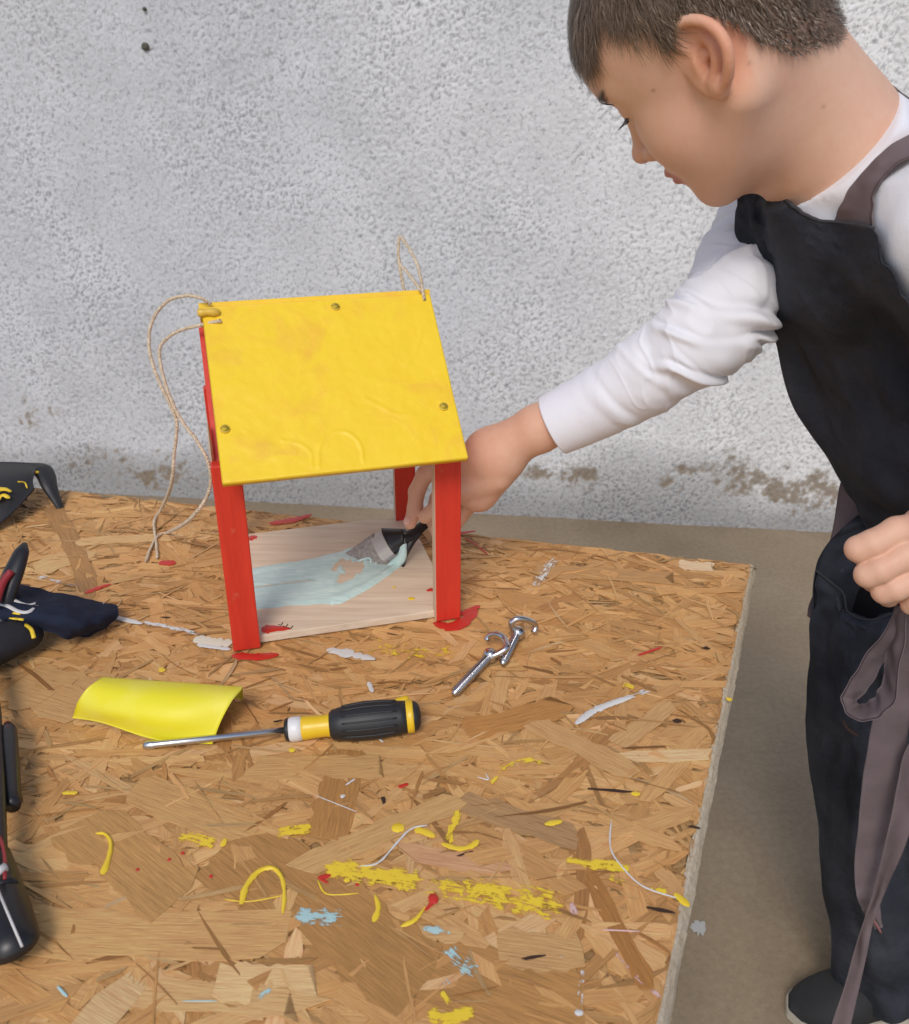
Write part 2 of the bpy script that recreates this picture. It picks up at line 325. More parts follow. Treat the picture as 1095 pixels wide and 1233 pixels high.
# the big flakes one can tell apart
def add_strand(q, L, W, a_, col, z, tilt=.0003):
    V, F, U, cc = strand_geo(q[0], q[1], L, W, a_, z, rg, np.array(col), tilt); mk('strand', clampV(V), F, M_strand, table, cols=cc, uvs=U)
def strand_px(p, q, wpx, col, z):
    a, b = PZ(*p, T), PZ(*q, T); d = b - a; L = np.linalg.norm(d); m = (a + b) / 2; s = 1 / (FPX / ((m - _c) @ _f)); 
    ang = math.atan2(d[1], d[0]); fs = abs(math.sin(ang)) * 1 + abs(math.cos(ang)) * 1.5
    add_strand(m, L, wpx * s * fs, ang, np.array(col) * (1.10, .97, .86), z, .00015)
cnt = 0
while cnt < 235:
    px, py = rg.uniform(0, 900), 600 + 633 * rg.random() ** .8
    q = PZ(px, py, T); ok, ab = inside(q, .02)
    if not ok: continue
    a_ = rg.normal(-.1, .55) if rg.random() < .7 else rg.uniform(0, math.pi)
    add_strand(q, rg.uniform(.045, .10), rg.uniform(.007, .015), a_, (PAL[rg.choice(len(PAL), p=PW)] * .75 + PAL[2] * .25) * rg.uniform(.92, 1.08), T + rg.uniform(.0008, .0013)); cnt += 1
lt, md, dk, br_ = (.66, .47, .23), (.55, .33, .13), (.27, .125, .04), (.42, .24, .085)
for (p, q, wp, c) in (
    ((5, 1118), (335, 1128), 44, (.60, .39, .165)), ((272, 1008), (400, 1110), 62, br_), ((385, 1098), (500, 1190), 58, br_), ((360, 1048), (560, 962), 20, (.56, .37, .16)),
    ((395, 1012), (420, 902), 46, (.44, .24, .08)), ((262, 1186), (378, 1186), 34, (.70, .52, .27)), ((505, 1155), (700, 1233), 62, (.46, .26, .09)), ((708, 917), (864, 911), 13, (.70, .54, .30)),
    ((160, 1200), (375, 1216), 26, (.62, .43, .20)), ((20, 820), (130, 850), 46, (.55, .36, .16)), ((690, 1010), (560, 965), 22, (.42, .27, .13)), ((480, 1022), (610, 1045), 16, (.58, .36, .20)),
    ((640, 870), (760, 930), 18, (.56, .36, .16)), ((300, 930), (470, 925), 26, (.56, .36, .15)), ((160, 950), (300, 1000), 30, (.56, .36, .15)), ((100, 990), (210, 1085), 44, (.48, .29, .11)),
    ((560, 1000), (690, 1075), 18, (.52, .31, .12)), ((600, 1135), (700, 1150), 32, (.55, .36, .16)), ((690, 1140), (700, 1000), 14, (.38, .2, .07)), ((818, 679), (862, 684), 13, (.72, .60, .42)),
    ((560, 880), (680, 850), 22, (.47, .25, .08)), ((735, 900), (805, 850), 14, (.58, .39, .18)), ((780, 1190), (700, 1040), 16, (.40, .20, .06)), ((110, 1215), (140, 1233), 60, (.62, .46, .24)),
    ((640, 690), (820, 700), 18, (.50, .31, .13)), ((600, 720), (700, 735), 22, (.52, .31, .12)), ((40, 690), (110, 665), 22, (.60, .42, .2)), ((90, 655), (210, 648), 12, (.64, .46, .22)), ((110, 720), (60, 610), 14, (.40, .23, .09))):
    strand_px(p, q, wp, c, T + rg.uniform(.0013, .0017))
# thin slivers pressed over the larger flakes
aV, aF, aU, aC, nn = [], [], [], [], 0
for i in range(900):
    ab = rg.uniform(0, 1, 2) * (.95, .62); q = TR + e1 * ab[0] + e2 * ab[1]; L, W = rg.uniform(.015, .06), rg.uniform(.0008, .0042)
    V, F, U, cc = strand_geo(q[0], q[1], L, W, rg.normal(-.15, .7), T + rg.uniform(.0010, .0018), rg, PAL[rg.choice(len(PAL), p=PW)] * rg.uniform(.6, 1.05))
    aV.append(clampV(V)); aF += [tuple(k + nn for k in f) for f in F]; aU.append(U); aC.append(cc); nn += len(V)
o = mk('sliver_layer', np.vstack(aV), aF, M_strand, table, cols=np.vstack(aC), uvs=np.vstack(aU)); o['kind'] = 'stuff'
# knots and dark gaps
M_gap = mat('dark_gap', (.045, .02, .01), .9)
for (px, py, rx, ry, an) in ((738, 954, .028, .0025, -.12), (795, 1098, .016, .003, -.25), (850, 782, .006, .004, 0), (836, 998, .008, .002, -.3), (462, 965, .003, .007, .2), (815, 870, .006, .005, 0), (640, 1155, .014, .002, .2), (560, 1030, .01, .0015, .4), (200, 745, .009, .002, 0), (335, 870, .008, .0015, .3)):
    q = PZ(px, py, T); V, F = blob(q[0], q[1], rx * .6, ry * .6, T + .0016, 12, .14, int(px), .0002, an); mk('knot', V, F, M_gap, table)

# --- dried paint on the board
def paint(name, c, rough=.35, wet=.4):
    def b_(t, b):
        n = noise(t, coords(t), 220, 3, .6); t.links.new(mix(t, .25, c, ramp(t, n, [(.3, g3(.38)), (.7, g3(.6))]), 'OVERLAY'), b.inputs['Base Color']); bump(t, b, n, .3, .0006)
    return mat(name, c, rough, build=b_)
M_y = paint('yellow_paint', (.84, .58, .035)); M_rd = paint('red_paint', (.56, .030, .018)); M_wh = paint('white_paint', (.68, .66, .62)); M_bl = paint('pale_blue_paint', (.42, .60, .58))
M_cream = paint('cream_paint', (.74, .68, .54)); M_pk = paint('pink_paint', (.70, .45, .42))
ZP = T + .0019
def stroke(pts, wpx, m, th=.00035, rag=.12, z=ZP, taper=.35, seed=None):
    rg_ = np.random.default_rng(int(pts[0][0] * 7 + pts[0][1]) if seed is None else seed)
    P = np.array([PZ(x, y, T) for x, y in pts]); n = max(8, int(np.linalg.norm(np.diff(P, axis=0), axis=1).sum() / .0022)); n = min(n, 90)
    Q = spline(P, n); Q[:, 2] = z; s = ((Q[n // 2] - _c) @ _f) / FPX; w_ = np.interp(np.linspace(0, 1, n), np.linspace(0, 1, len(np.atleast_1d(wpx))) if np.ndim(wpx) else [0, 1], wpx if np.ndim(wpx) else [wpx, wpx]) * s * .5
    w_ = w_ * (1 + rag * rg_.standard_normal(n)); end = np.clip(np.minimum(np.arange(n), n - 1 - np.arange(n)) / max(2, n * .12), 0, 1); w_ = w_ * (taper + (1 - taper) * np.sqrt(end))
    T_ = np.gradient(Q, axis=0); T_ /= np.linalg.norm(T_, axis=1)[:, None] + 1e-9; N_ = np.stack([-T_[:, 1], T_[:, 0], 0 * T_[:, 0]], 1)
    prof = ((-1, 0), (-.8, .75), (0, 1), (.8, .75), (1, 0)); V = np.stack([Q + N_ * (w_ * a)[:, None] + np.array([0, 0, 1.]) * (th * b * (.4 + .6 * end))[:, None] for a, b in prof], 1).reshape(-1, 3)
    return V, [f[::-1] for f in grid_faces(n, 5)]
def drip(pts, wpx, m, **k): V, F = stroke(pts, wpx, m, **k); return mk('paint_stroke', V, F, m, table, smooth=True)
DRY = {}
def dry_mat(m, cover):
    """thin dry-brushed paint: broken along the bristle direction, the board shows between"""
    k = (m.name, round(cover, 1))
    if k in DRY: return DRY[k]
    c = tuple(m.node_tree.nodes['Principled BSDF'].inputs['Base Color'].default_value)[:3]
    def b_(t, b):
        uvn = nd(t, 'ShaderNodeUVMap'); mp = nd(t, 'ShaderNodeMapping'); mp.inputs['Scale'].default_value = (55, 620, 1); t.links.new(uvn.outputs[0], mp.inputs[0])
        n = noise(t, mp.outputs[0], 1., 5, .68, .5); n2 = noise(t, uvn.outputs[0], 130, 4, .65); ad = nd(t, 'ShaderNodeMath', operation='ADD'); t.links.new(n, ad.inputs[0]); t.links.new(n2, ad.inputs[1])
        at_ = nd(t, 'ShaderNodeAttribute'); at_.attribute_name = 'col'; sb = nd(t, 'ShaderNodeMath', operation='ADD'); t.links.new(ad.outputs[0], sb.inputs[0]); ml = nd(t, 'ShaderNodeMath', operation='MULTIPLY'); ml.inputs[1].default_value = .55
        t.links.new(at_.outputs['Fac'], ml.inputs[0]); t.links.new(ml.outputs[0], sb.inputs[1])
        th_ = 1.80 - .42 * cover; a_ = ramp(t, (lambda q: (t.links.new(sb.outputs[0], q.inputs[0]), q.outputs[0])[1])(nd(t, 'ShaderNodeMath', operation='MULTIPLY')), [(0, g3(0)), (1, g3(1))])
        mul = [x for x in t.nodes if x.type == 'MATH' and x.operation == 'MULTIPLY' and not x.inputs[1].is_linked and x is not ml][-1]; mul.inputs[1].default_value = .5
        rp = [x for x in t.nodes if x.type == 'VALTORGB'][-1]; rp.color_ramp.elements[0].position = th_ * .5 - .012; rp.color_ramp.elements[1].position = th_ * .5 + .016
        t.links.new(a_, b.inputs['Alpha']); t.links.new(mix(t, .3, c, ramp(t, n2, [(.3, g3(.36)), (.7, g3(.6))]), 'OVERLAY'), b.inputs['Base Color']); bump(t, b, n, .3, .0005)
    DRY[k] = mat(m.name + '_dry', c, .45, build=b_); return DRY[k]
def brushed(pts, wpx, m, streaks=7, cover=.75, seed=0):
    rg_ = np.random.default_rng(seed); P = np.array([PZ(x, y, T) for x, y in pts]); n = 26; Q = spline(P, n); s = ((Q[n // 2] - _c) @ _f) / FPX
    T_ = np.gradient(Q, axis=0); T_ /= np.linalg.norm(T_, axis=1)[:, None]; N_ = np.stack([-T_[:, 1], T_[:, 0], 0 * T_[:, 0]], 1); L_ = np.concatenate([[0], np.cumsum(np.linalg.norm(np.diff(Q, axis=0), axis=1))])
    th_ = np.array([T_[n // 2][0], T_[n // 2][1]]); ph = abs(th_[1]); W = wpx * s * (.62 * (1.0 / max(.45, .45 + .55 * ph))) ; m_ = 11; V, U, Cc = [], [], []
    for i in range(n):
        for j in range(m_):
            v = j / (m_ - 1) * 2 - 1; e = max(0, min(1, min(i, n - 1 - i) / 4)); V.append(Q[i] + N_[i] * W * v + np.array([0, 0, .0019 + .0002 * (1 - v * v)])); U.append((L_[i] + seed * .37, v * W + seed * .11)); Cc.append([max(0, (1 - abs(v) ** 2.4)) * (.35 + .65 * e)] * 3)
    return mk('paint_smear', V, [f[::-1] for f in grid_faces(n, m_)], dry_mat(m, cover), table, smooth=True, cols=np.array(Cc), uvs=U)
drip([(116, 1006), (127, 1007), (134, 1017), (132, 1034), (124, 1056)], [3, 4, 5, 6, 11], M_y, th=.0014)
drip([(291, 1092), (297, 1070), (312, 1052), (329, 1048), (340, 1060), (343, 1080), (341, 1103)], [12, 7, 6, 6, 5, 5, 5], M_y, th=.0014)
drip([(452, 1080), (456, 1095), (450, 1113)], [5, 7, 9], M_y, th=.0009); drip([(483, 1118), (500, 1110), (513, 1094)], [7, 6, 3], M_y, th=.0009)
drip([(472, 999), (487, 999)], 15, M_y, th=.0009); drip([(500, 1001), (512, 1004), (524, 1010)], 11, M_y)
brushed([(552, 974), (546, 1000), (540, 1020)], 13, M_y, 4, .9, 1); drip([(532, 1018), (552, 1024), (568, 1021), (576, 1014)], [9, 8, 8, 9], M_y)
brushed([(383, 1046), (440, 1054), (520, 1066)], 20, M_y, 6, .95, 2); brushed([(500, 1066), (600, 1082), (692, 1103)], 30, M_y, 8, .72, 3); brushed([(560, 1060), (640, 1075), (690, 1090)], 22, M_y, 5, .5, 14)
brushed([(596, 936), (616, 922), (640, 918), (662, 921)], 8, M_y, 3, .6, 4); drip([(656, 995), (677, 991)], 8, M_y); brushed([(600, 935), (590, 948)], 8, M_y, 3, .6, 41)
brushed([(676, 1037), (700, 1042), (726, 1047)], 11, M_y, 4, .7, 5); brushed([(706, 1040), (735, 1045), (762, 1050)], 12, M_y, 4, .9, 6); brushed([(730, 1056), (756, 1068)], 10, M_y, 4, .6, 7)
brushed([(780, 1072), (804, 1076)], 9, M_y, 3, .8, 8); drip([(812, 1078), (830, 1094)], 9, M_y); brushed([(214, 1007), (242, 1014), (266, 1020)], 15, M_y, 5, .75, 9); brushed([(328, 1008), (352, 1003), (380, 1000)], 15, M_y, 6, .8, 10)
brushed([(512, 1222), (540, 1228), (574, 1222)], 12, M_y, 4, .95, 11); brushed([(530, 1196), (543, 1214)], 10, M_y, 3, .8, 12); brushed([(430, 776), (500, 788), (565, 786)], 26, M_y, 7, .42, 13)
brushed([(765, 830), (748, 826)], 9, M_y, 3, .8, 15)
for p in ((194, 806, 197, 811), (76, 957, 94, 957), (760, 958, 771, 958), (351, 903, 353, 908), (875, 842, 881, 846), (268, 1022, 272, 1012), (415, 1064, 421, 1060)): drip([(p[0], p[1]), (p[2], p[3])], 7, M_y)
drip([(383, 1062), (390, 1076), (402, 1080), (432, 1078)], 2.2, M_y); drip([(345, 1080), (300, 1088), (270, 1085)], 1.6, M_y)
# red
drip([(103, 716), (118, 710), (134, 705)], [8, 9, 5], M_rd); drip([(192, 679), (212, 680)], 13, M_rd); drip([(516, 1085), (528, 1084)], 15, M_rd, th=.0009); drip([(524, 1086), (512, 1099)], 5, M_rd)
drip([(325, 632), (352, 628), (376, 621)], [10, 13, 7], M_rd); drip([(545, 645), (573, 641)], [9, 4], M_rd); drip([(560, 650), (574, 658), (588, 670)], 2.5, M_rd); drip([(768, 791), (797, 781)], 4, M_rd)
drip([(480, 950), (492, 946)], 6, M_rd); drip([(383, 1060), (400, 1056)], 8, M_rd); drip([(385, 1060), (396, 1066)], 4, M_rd)
for (px, py) in ((204, 1038), (166, 1050), (254, 1058), (220, 1030), (430, 1068)): drip([(px - 2, py), (px + 3, py - 1)], 5, M_rd)
drip([(280, 791), (310, 793), (336, 790)], [14, 15, 9], M_rd, th=.0006); drip([(522, 752), (548, 756), (575, 737)], [10, 20, 12], M_rd, th=.0006); drip([(555, 742), (578, 731)], [12, 8], M_rd); drip([(303, 652), (322, 650)], 10, M_rd)
# white
drip([(394, 784), (420, 789), (452, 796)], [10, 17, 8], M_wh, rag=.2); drip([(235, 770), (258, 776), (280, 776)], [16, 20, 16], M_cream, rag=.15); drip([(238, 778), (278, 784)], [8, 7], M_wh)
drip([(134, 744), (155, 749), (172, 753)], [6, 8, 6], M_wh); brushed([(165, 750), (200, 756), (250, 768)], 6, M_wh, 3, .8, 20); brushed([(42, 694), (70, 702), (110, 708)], 9, M_wh, 4, .5, 21); brushed([(110, 708), (140, 718)], 6, M_wh, 3, .4, 29)
brushed([(643, 712), (655, 692), (670, 671)], 15, M_wh, 5, .7, 22); drip([(693, 874), (715, 858), (745, 846), (762, 841)], [9, 10, 9, 5], M_wh, th=.0007); brushed([(745, 846), (785, 832)], 8, M_wh, 4, .6, 28)
drip([(444, 823), (449, 836)], 6, M_wh); drip([(452, 888), (462, 896)], 3, M_wh); drip([(411, 960), (415, 962)], 6, M_wh); drip([(416, 948), (428, 940)], 2.5, M_wh)
drip([(736, 990), (735, 1022), (748, 1045), (775, 1070), (822, 1086)], 2.2, M_wh); drip([(430, 1046), (456, 1041), (480, 1015), (496, 1000), (515, 996)], 2.4, M_wh)
brushed([(702, 1166), (700, 1190), (697, 1225)], 9, M_wh, 4, .6, 23); drip([(692, 1222), (702, 1222)], 8, M_wh); brushed([(684, 1088), (694, 1106)], 12, M_pk, 4, .8, 24); brushed([(733, 1143), (765, 1178), (805, 1212)], 8, M_pk, 4, .6, 25); drip([(725, 1122), (770, 1124)], 2.2, M_pk)
drip([(575, 938), (588, 941), (585, 934)], 2, M_wh); brushed([(650, 1140), (690, 1160)], 8, M_wh, 4, .25, 26); drip([(380, 960), (430, 980)], 1, M_wh)
# blue / green
brushed([(352, 1103), (382, 1106), (414, 1108)], 15, M_bl, 6, .85, 30); brushed([(535, 1143), (552, 1160), (582, 1180)], 26, M_bl, 7, .6, 31); brushed([(505, 1118), (548, 1128)], 10, M_bl, 4, .5, 32); brushed([(528, 1168), (545, 1200)], 18, M_bl, 6, .35, 33)
brushed([(308, 1208), (328, 1192)], 7, M_bl, 3, .8, 34); drip([(70, 1190), (82, 1203)], 4, M_bl, th=.0005); drip([(220, 1208), (262, 1208)], 1.8, M_bl)

# ================================================================== BIRD FEEDER HOUSE
ha = math.radians(15.2); hx = np.array([math.cos(ha), math.sin(ha), 0]); hy = np.array([-math.sin(ha), math.cos(ha), 0]); hz = np.array([0, 0, 1.])
HB = PZ(280, 785, T); HB[2] = T + .002
def HP(x, y, z): return HB + hx * x + hy * y + hz * z
house = thing('wooden_bird_feeder', 'small wooden house shaped bird feeder with yellow roof and red posts', 'bird feeder', HP(.105, .1, 0))
def m_ply(t, b):
    v = coords(t, (4, 60, 60), rot=(0, 0, -ha)); n = noise(t, v, 3, 5, .6, .4); c = ramp(t, n, [(.3, (.62, .48, .34)), (.6, (.73, .59, .44)), (.8, (.78, .66, .51))])
    t.links.new(c, b.inputs['Base Color']); bump(t, b, n, .2, .0006)
M_ply = mat('bare_plywood', rough=.7, spec=.3, build=m_ply)
M_plyedge = mat('plywood_edge', (.62, .45, .32), .8)
def m_redp(t, b):
    v = coords(t, (60, 60, 5)); n = noise(t, v, 3, 4, .6); n2 = noise(t, coords(t), 45, 4, .6)
    c = mix(t, .5, (.64, .040, .020), ramp(t, n, [(.3, g3(.34)), (.7, g3(.62))]), 'OVERLAY'); c = mix(t, ramp(t, n2, [(.66, g3(0)), (.74, g3(1))]), c, (.62, .10, .06))
    t.links.new(c, b.inputs['Base Color']); bump(t, b, n, .4, .0008)
M_red = mat('red_painted_wood', rough=.42, build=m_redp)
def m_yel(t, b):
    v = coords(t); vs = coords(t, (1, 1, .25)); n = noise(t, v, 17, 4, .6, 1.2); n2 = noise(t, vs, 75, 4, .6, .6); n3 = noise(t, v, 7, 3, .6, 2.)
    c = mix(t, ramp(t, n, [(.50, g3(0)), (.68, g3(.8))]), (.90, .61, .026), (.86, .50, .045)); c = mix(t, ramp(t, n3, [(.62, g3(0)), (.72, g3(.5))]), c, (.78, .40, .06))
    c = mix(t, .3, c, ramp(t, n2, [(.3, g3(.42)), (.7, g3(.56))]), 'OVERLAY')
    t.links.new(c, b.inputs['Base Color']); bp = bump(t, b, n2, .3, .0010); bump(t, b, n, .3, .002, bp)
M_roof = mat('yellow_painted_wood', rough=.36, build=m_yel)
FT = .0075                                                                           # floor board thickness
mb = MB(); mb.box(HP(.006, .004, .0006), hx * .205, hy * .21, hz * FT, .0008); floor_b = mb.build('floor_board', M_ply, house)
# posts: thin boards, front and rear
PW_, PD_ = .0245, .0085
posts = {}
for nm, (x, y, wx_, dy_, top) in dict(fl=(.001, -.004, .0245, .012, .182), fr=(.190, -.004, .0245, .0125, .182), bl=(.001, .204, .0245, .012, .182), br=(.1945, .202, .0245, .0085, .185)).items():
    mb = MB(); mb.box(HP(x, y, .0004), hx * wx_, hy * dy_, hz * top, .0012)
    o = mb.build('post', M_red, house); posts[nm] = o
    me = o.data; me.materials.append(M_plyedge)                                      # bare side faces
    for p in me.polygons:
        c_ = np.array(p.center) + WO[o.name] - HB; nl = np.array(p.normal) @ hx
        if nl < -.8 and nm in ('fr', 'br'): p.material_index = 1
# gable boards (red) under the roof at each end
def gable(x0, th):
    y0, y1, ym, z0, zr, ze = .0092, .198, .0975, .150, .272, .168
    prof = [(y0, z0), (y1, z0), (y1, ze + .006), (ym, zr), (y0, ze + .006)]
    V = [HP(x0, a, b) for a, b in prof] + [HP(x0 + th, a, b) for a, b in prof]; n = 5
    F = [tuple(range(n)), tuple(range(2 * n - 1, n - 1, -1))] + [(i, n + i, n + (i + 1) % n, (i + 1) % n) for i in range(n)]
    return V, F
V, F = gable(.0046, .004); mk('gable_board', V, F, M_red, house)
V, F = gable(.200, .006); mk('gable_board', V, F, M_red, house)
# bare scraped patch of wood on the left gable
mb = MB(); mb.tube([HP(.0028, .012, .172), HP(.0028, .014, .190), HP(.0028, .028, .208)], [.006, .009, .004], 6, True, .2, tuple(hx)); mb.build('bare_patch', M_plyedge, house)
# roof panels
rid = np.array([.0955, .2855]); eav = np.array([-.034, .1765]); sl = rid - eav; sll = np.linalg.norm(sl); sl /= sll; nrm2 = np.array([-sl[1], sl[0]])
def RP(x, s, h): y = eav[0] + sl[0] * s + nrm2[0] * h; z = eav[1] + sl[1] * s + nrm2[1] * h; return HP(x, y, z)
RX0, RX1, RT = .0088, .2108, .0065
nu, nv = 130, 160; fld = fft_noise((nu, nv), 13, 31) * .00020 + fft_noise((nu, nv), 4.0, 32) * .00007
def ridge_line(G, cx, cz, rx_, rz_, amp=.0010, wd_=.0014):  # thick paint runs that dried in an arch
    return 0
S_, Xg = np.meshgrid(np.linspace(0, sll, nu), np.linspace(RX0, RX1, nv), indexing='ij')
def run(pts, amp, wid):
    q = spline(np.array([(a, b, 0) for a, b in pts]), 140)[:, :2]; d = np.min(np.hypot(Xg[..., None] - q[:, 0], S_[..., None] - q[:, 1]), axis=2); return amp * np.exp(-(d / wid) ** 2)
def rpx(px, py):                                                                    # photo pixel -> (x, s) on the roof
    n3 = hy * nrm2[0] + hz * nrm2[1]; d = _f + _r * (px - 547.5) / FPX - _u * (py - 616.5) / FPX; tt = ((RP(0, 0, RT) - _c) @ n3) / (d @ n3); q = _c + d * tt - RP(0, 0, RT); return q @ hx, q @ (hy * sl[0] + hz * sl[1])
fld = fld + run([rpx(*p) for p in ((384, 562), (386, 535), (400, 522), (418, 521), (433, 534), (438, 556))], .0007, .0014) + run([rpx(*p) for p in ((340, 530), (362, 535), (374, 545), (376, 562))], .0005, .0013) + run([rpx(*p) for p in ((508, 400), (500, 425), (488, 440))], .0004, .0016) + run([rpx(*p) for p in ((440, 480), (490, 500), (530, 470))], .0004, .0018)
G = np.array([[RP(Xg[i, j], S_[i, j], RT + fld[i, j]) for j in range(nv)] for i in range(nu)]).reshape(-1, 3)
B_ = np.array([[RP(Xg[i, j], S_[i, j], 0) for j in range(nv)] for i in range(nu)]).reshape(-1, 3); n = nu * nv
F = [f[::-1] for f in grid_faces(nu, nv)]; F += [tuple(i + n for i in f[::-1]) for f in F]
bd = [i * nv for i in range(nu)], [i * nv + nv - 1 for i in range(nu)], list(range(nv)), [(nu - 1) * nv + j for j in range(nv)]
for L_ in bd: F += [(a, b, b + n, a + n) for a, b in zip(L_[:-1], L_[1:])]
roof = mk('roof_panel', np.vstack([G, B_]), F, M_roof, house, smooth=True)
V = [HP(x, y, z) for x in (RX0 - .002, RX1 + .001) for (y, z) in ((.0962, .2935), (.2365, .1745), (.2325, .1690), (.0942, .2865))]
mk('roof_panel', V, [(0, 1, 2, 3), (7, 6, 5, 4), (0, 4, 5, 1), (1, 5, 6, 2), (2, 6, 7, 3), (3, 7, 4, 0)], M_roof, house)
n3 = hy * nrm2[0] + hz * nrm2[1]
M_screw = mat('yellow_screw', (.72, .50, .05), .4)
for (px, py) in ((404, 370), (534, 490), (271, 517)):
    x_, s_ = rpx(px, py); c_ = RP(x_, s_, RT); mb = MB(); mb.tube([c_ - n3 * .001, c_ + n3 * .0012, c_ + n3 * .0016, c_ + n3 * .0006], [.0042, .0040, .0028, .0012], 14, True, 1, (1, .1, 0)); mb.build('screw', M_screw, house, True)
# yellow rope lug at the top left corner
M_twy = paint('yellow_twine', (.72, .46, .06))
mb = MB(); c_ = RP(*rpx(256, 378), RT); mb.tube(spline([c_ - hx * .012 + n3 * .002, c_ - hx * .004 + n3 * .003, c_ + hx * .006 + n3 * .001], 8), [.003, .0038, .0035, .003, .0032, .004, .0035, .0025], 8); mb.build('twine_knot', M_twy, house, True)

# blue paint brushed on the feeder floor
ZF = HB[2] + .0006 + FT
def fp(px, py): q = PZ(px, py, ZF); return q
def m_bp(t, b):
    v = coords(t, (1, 8, 1), rot=(0, 0, -.35)); n = noise(t, v, 60, 4, .6); c = ramp(t, n, [(.3, (.46, .64, .61)), (.55, (.56, .73, .69)), (.75, (.72, .80, .74))]); t.links.new(c, b.inputs['Base Color']); bump(t, b, n, .5, .001)
M_bp = mat('fresh_pale_blue_paint', rough=.25, build=m_bp)
top = [(292, 686), (335, 678), (370, 673), (405, 664), (432, 656), (455, 650)]; bot = [(300, 736), (345, 731), (385, 728), (408, 727), (446, 708), (486, 680)]
A_, Bq = spline([fp(*p) for p in top], 70), spline([fp(*p) for p in bot], 70); W_ = np.linspace(0, 1, 26); G = A_[:, None] * (1 - W_[None, :, None]) + Bq[:, None] * W_[None, :, None]
nf = fft_noise((70, 26), 3, 41); st_ = fft_noise((1, 26 * 4), 2, 42)[0, :26]
h_ = .0011 + .00022 * nf + .00030 * st_[None]; h_[:, 0] = h_[:, -1] = -.0004; h_[0] = h_[-1] = -.0004
h_ = h_ + .0022 * np.exp(-((W_[None] - .92) / .06) ** 2) * (np.arange(70)[:, None] > 36); h_[:, 1] *= .6
h_ = np.where((np.abs(W_[None] - .48) < .035) & (np.arange(70)[:, None] < 30), -.0004, h_)      # scratch line showing bare wood
hole = ((np.arange(70)[:, None] - 47) / 9.) ** 2 + ((W_[None] - .42) / .26) ** 2 < 1.; h_ = np.where(hole & (nf > -.9), -.0006, h_)
G = G.copy(); G[..., 2] += h_; jt = fft_noise((70, 26), 1.5, 44) * .0006; G[..., 1] += jt
o = mk('wet_paint', G.reshape(-1, 3), [f for f in grid_faces(70, 26)], M_bp, house, smooth=True)
# paint blots on the floor board and under the posts
def hstroke(pts, w_, m, z, nm='paint_spot', th=.0006):
    P_ = [tuple(p) for p in pts]; V, F = stroke(P_, w_, m, th=th, z=z); mk(nm, V, F, m, house, smooth=True)
hstroke([(316, 770), (330, 768), (352, 768)], [18, 16, 5], M_rd, ZF + .0001); hstroke([(514, 722), (523, 720)], [5, 10], M_rd, ZF + .0001); hstroke([(476, 718), (474, 717)], 6, M_y, ZF + .0001); hstroke([(492, 731), (500, 732)], 7, M_y, ZF + .0001)
hstroke([(310, 655), (298, 660)], 12, M_rd, ZF + .0001)
mb = MB()
for s_ in range(3):
    q0 = fp(335 + 6 * s_, 752 + s_ * 2); mb.tube([q0 + hz * .0004, q0 + np.array([.003, -.002, .0006]), q0 + np.array([.004, .003, .0004])], .0004, 5)
mb.build('pencil_mark', M_gap, house)

# --- twine loops
M_tw = mat('jute_twine', (.50, .38, .25), .85, build=lambda t, b: (lambda n: (t.links.new(ramp(t, n, [(.3, (.42, .31, .20)), (.7, (.78, .66, .50))]), b.inputs['Base Color'])))(noise(t, coords(t), 400, 3)))
def twist(pts, r, m_list, n=None):
    P_ = spline(pts, n or max(20, int(len(pts) * 16))); T_ = np.gradient(P_, axis=0); Ls = np.concatenate([[0], np.cumsum(np.linalg.norm(np.diff(P_, axis=0), axis=1))])
    nn_ = int(Ls[-1] / .0011) + 4; t_ = np.linspace(0, Ls[-1], nn_); Q = np.stack([np.interp(t_, Ls, P_[:, k]) for k in range(3)], 1)
    T_ = np.gradient(Q, axis=0); T_ /= np.linalg.norm(T_, axis=1)[:, None]; a0 = np.array([.3, .9, .2]); N1 = np.cross(T_, a0); N1 /= np.linalg.norm(N1, axis=1)[:, None]; N2 = np.cross(T_, N1)
    for k in range(2):
        ph = t_ / .0052 * 2 * math.pi + k * math.pi; m_list.tube(Q + (N1 * np.cos(ph)[:, None] + N2 * np.sin(ph)[:, None]) * r * .62, r * .70 * (1 + .12 * np.sin(t_ * 900 + 3 * k)), 6, False)
    gz = np.random.default_rng(len(Q))
    for _ in range(int(nn_ * 1.3)):                       # loose fibres
        i = int(gz.integers(1, nn_ - 1)); d_ = gz.normal(0, 1, 3); d_ -= T_[i] * (d_ @ T_[i]) * .4; d_ /= np.linalg.norm(d_); p_ = Q[i] + d_ * r * .8; e_ = p_ + d_ * gz.uniform(.0008, .003) + T_[i] * gz.normal(0, .0015); wv2 = np.cross(d_, T_[i]) * .00016
        m_list.add([p_ - wv2, p_ + wv2, e_], [(0, 1, 2)])
mb = MB()
def tz(px, py, z): return P3(px, py, z)
kl = RP(*rpx(266, 388), RT + .002); zk = (kl - _c) @ _f
twist([kl, P3(238, 392, zk + .002), P3(212, 400, zk + .01), P3(193, 418, zk + .015), P3(196, 450, zk + .015), P3(208, 485, zk + .01), P3(220, 508, zk + .01), P3(240, 535, zk), P3(253, 565, zk), P3(250, 596, zk + .01), P3(228, 626, zk + .04), PZ(205, 640, T + .012), PZ(190, 646, T + .004), PZ(181, 662, T + .003), PZ(176, 676, T + .003)], .0014, mb)
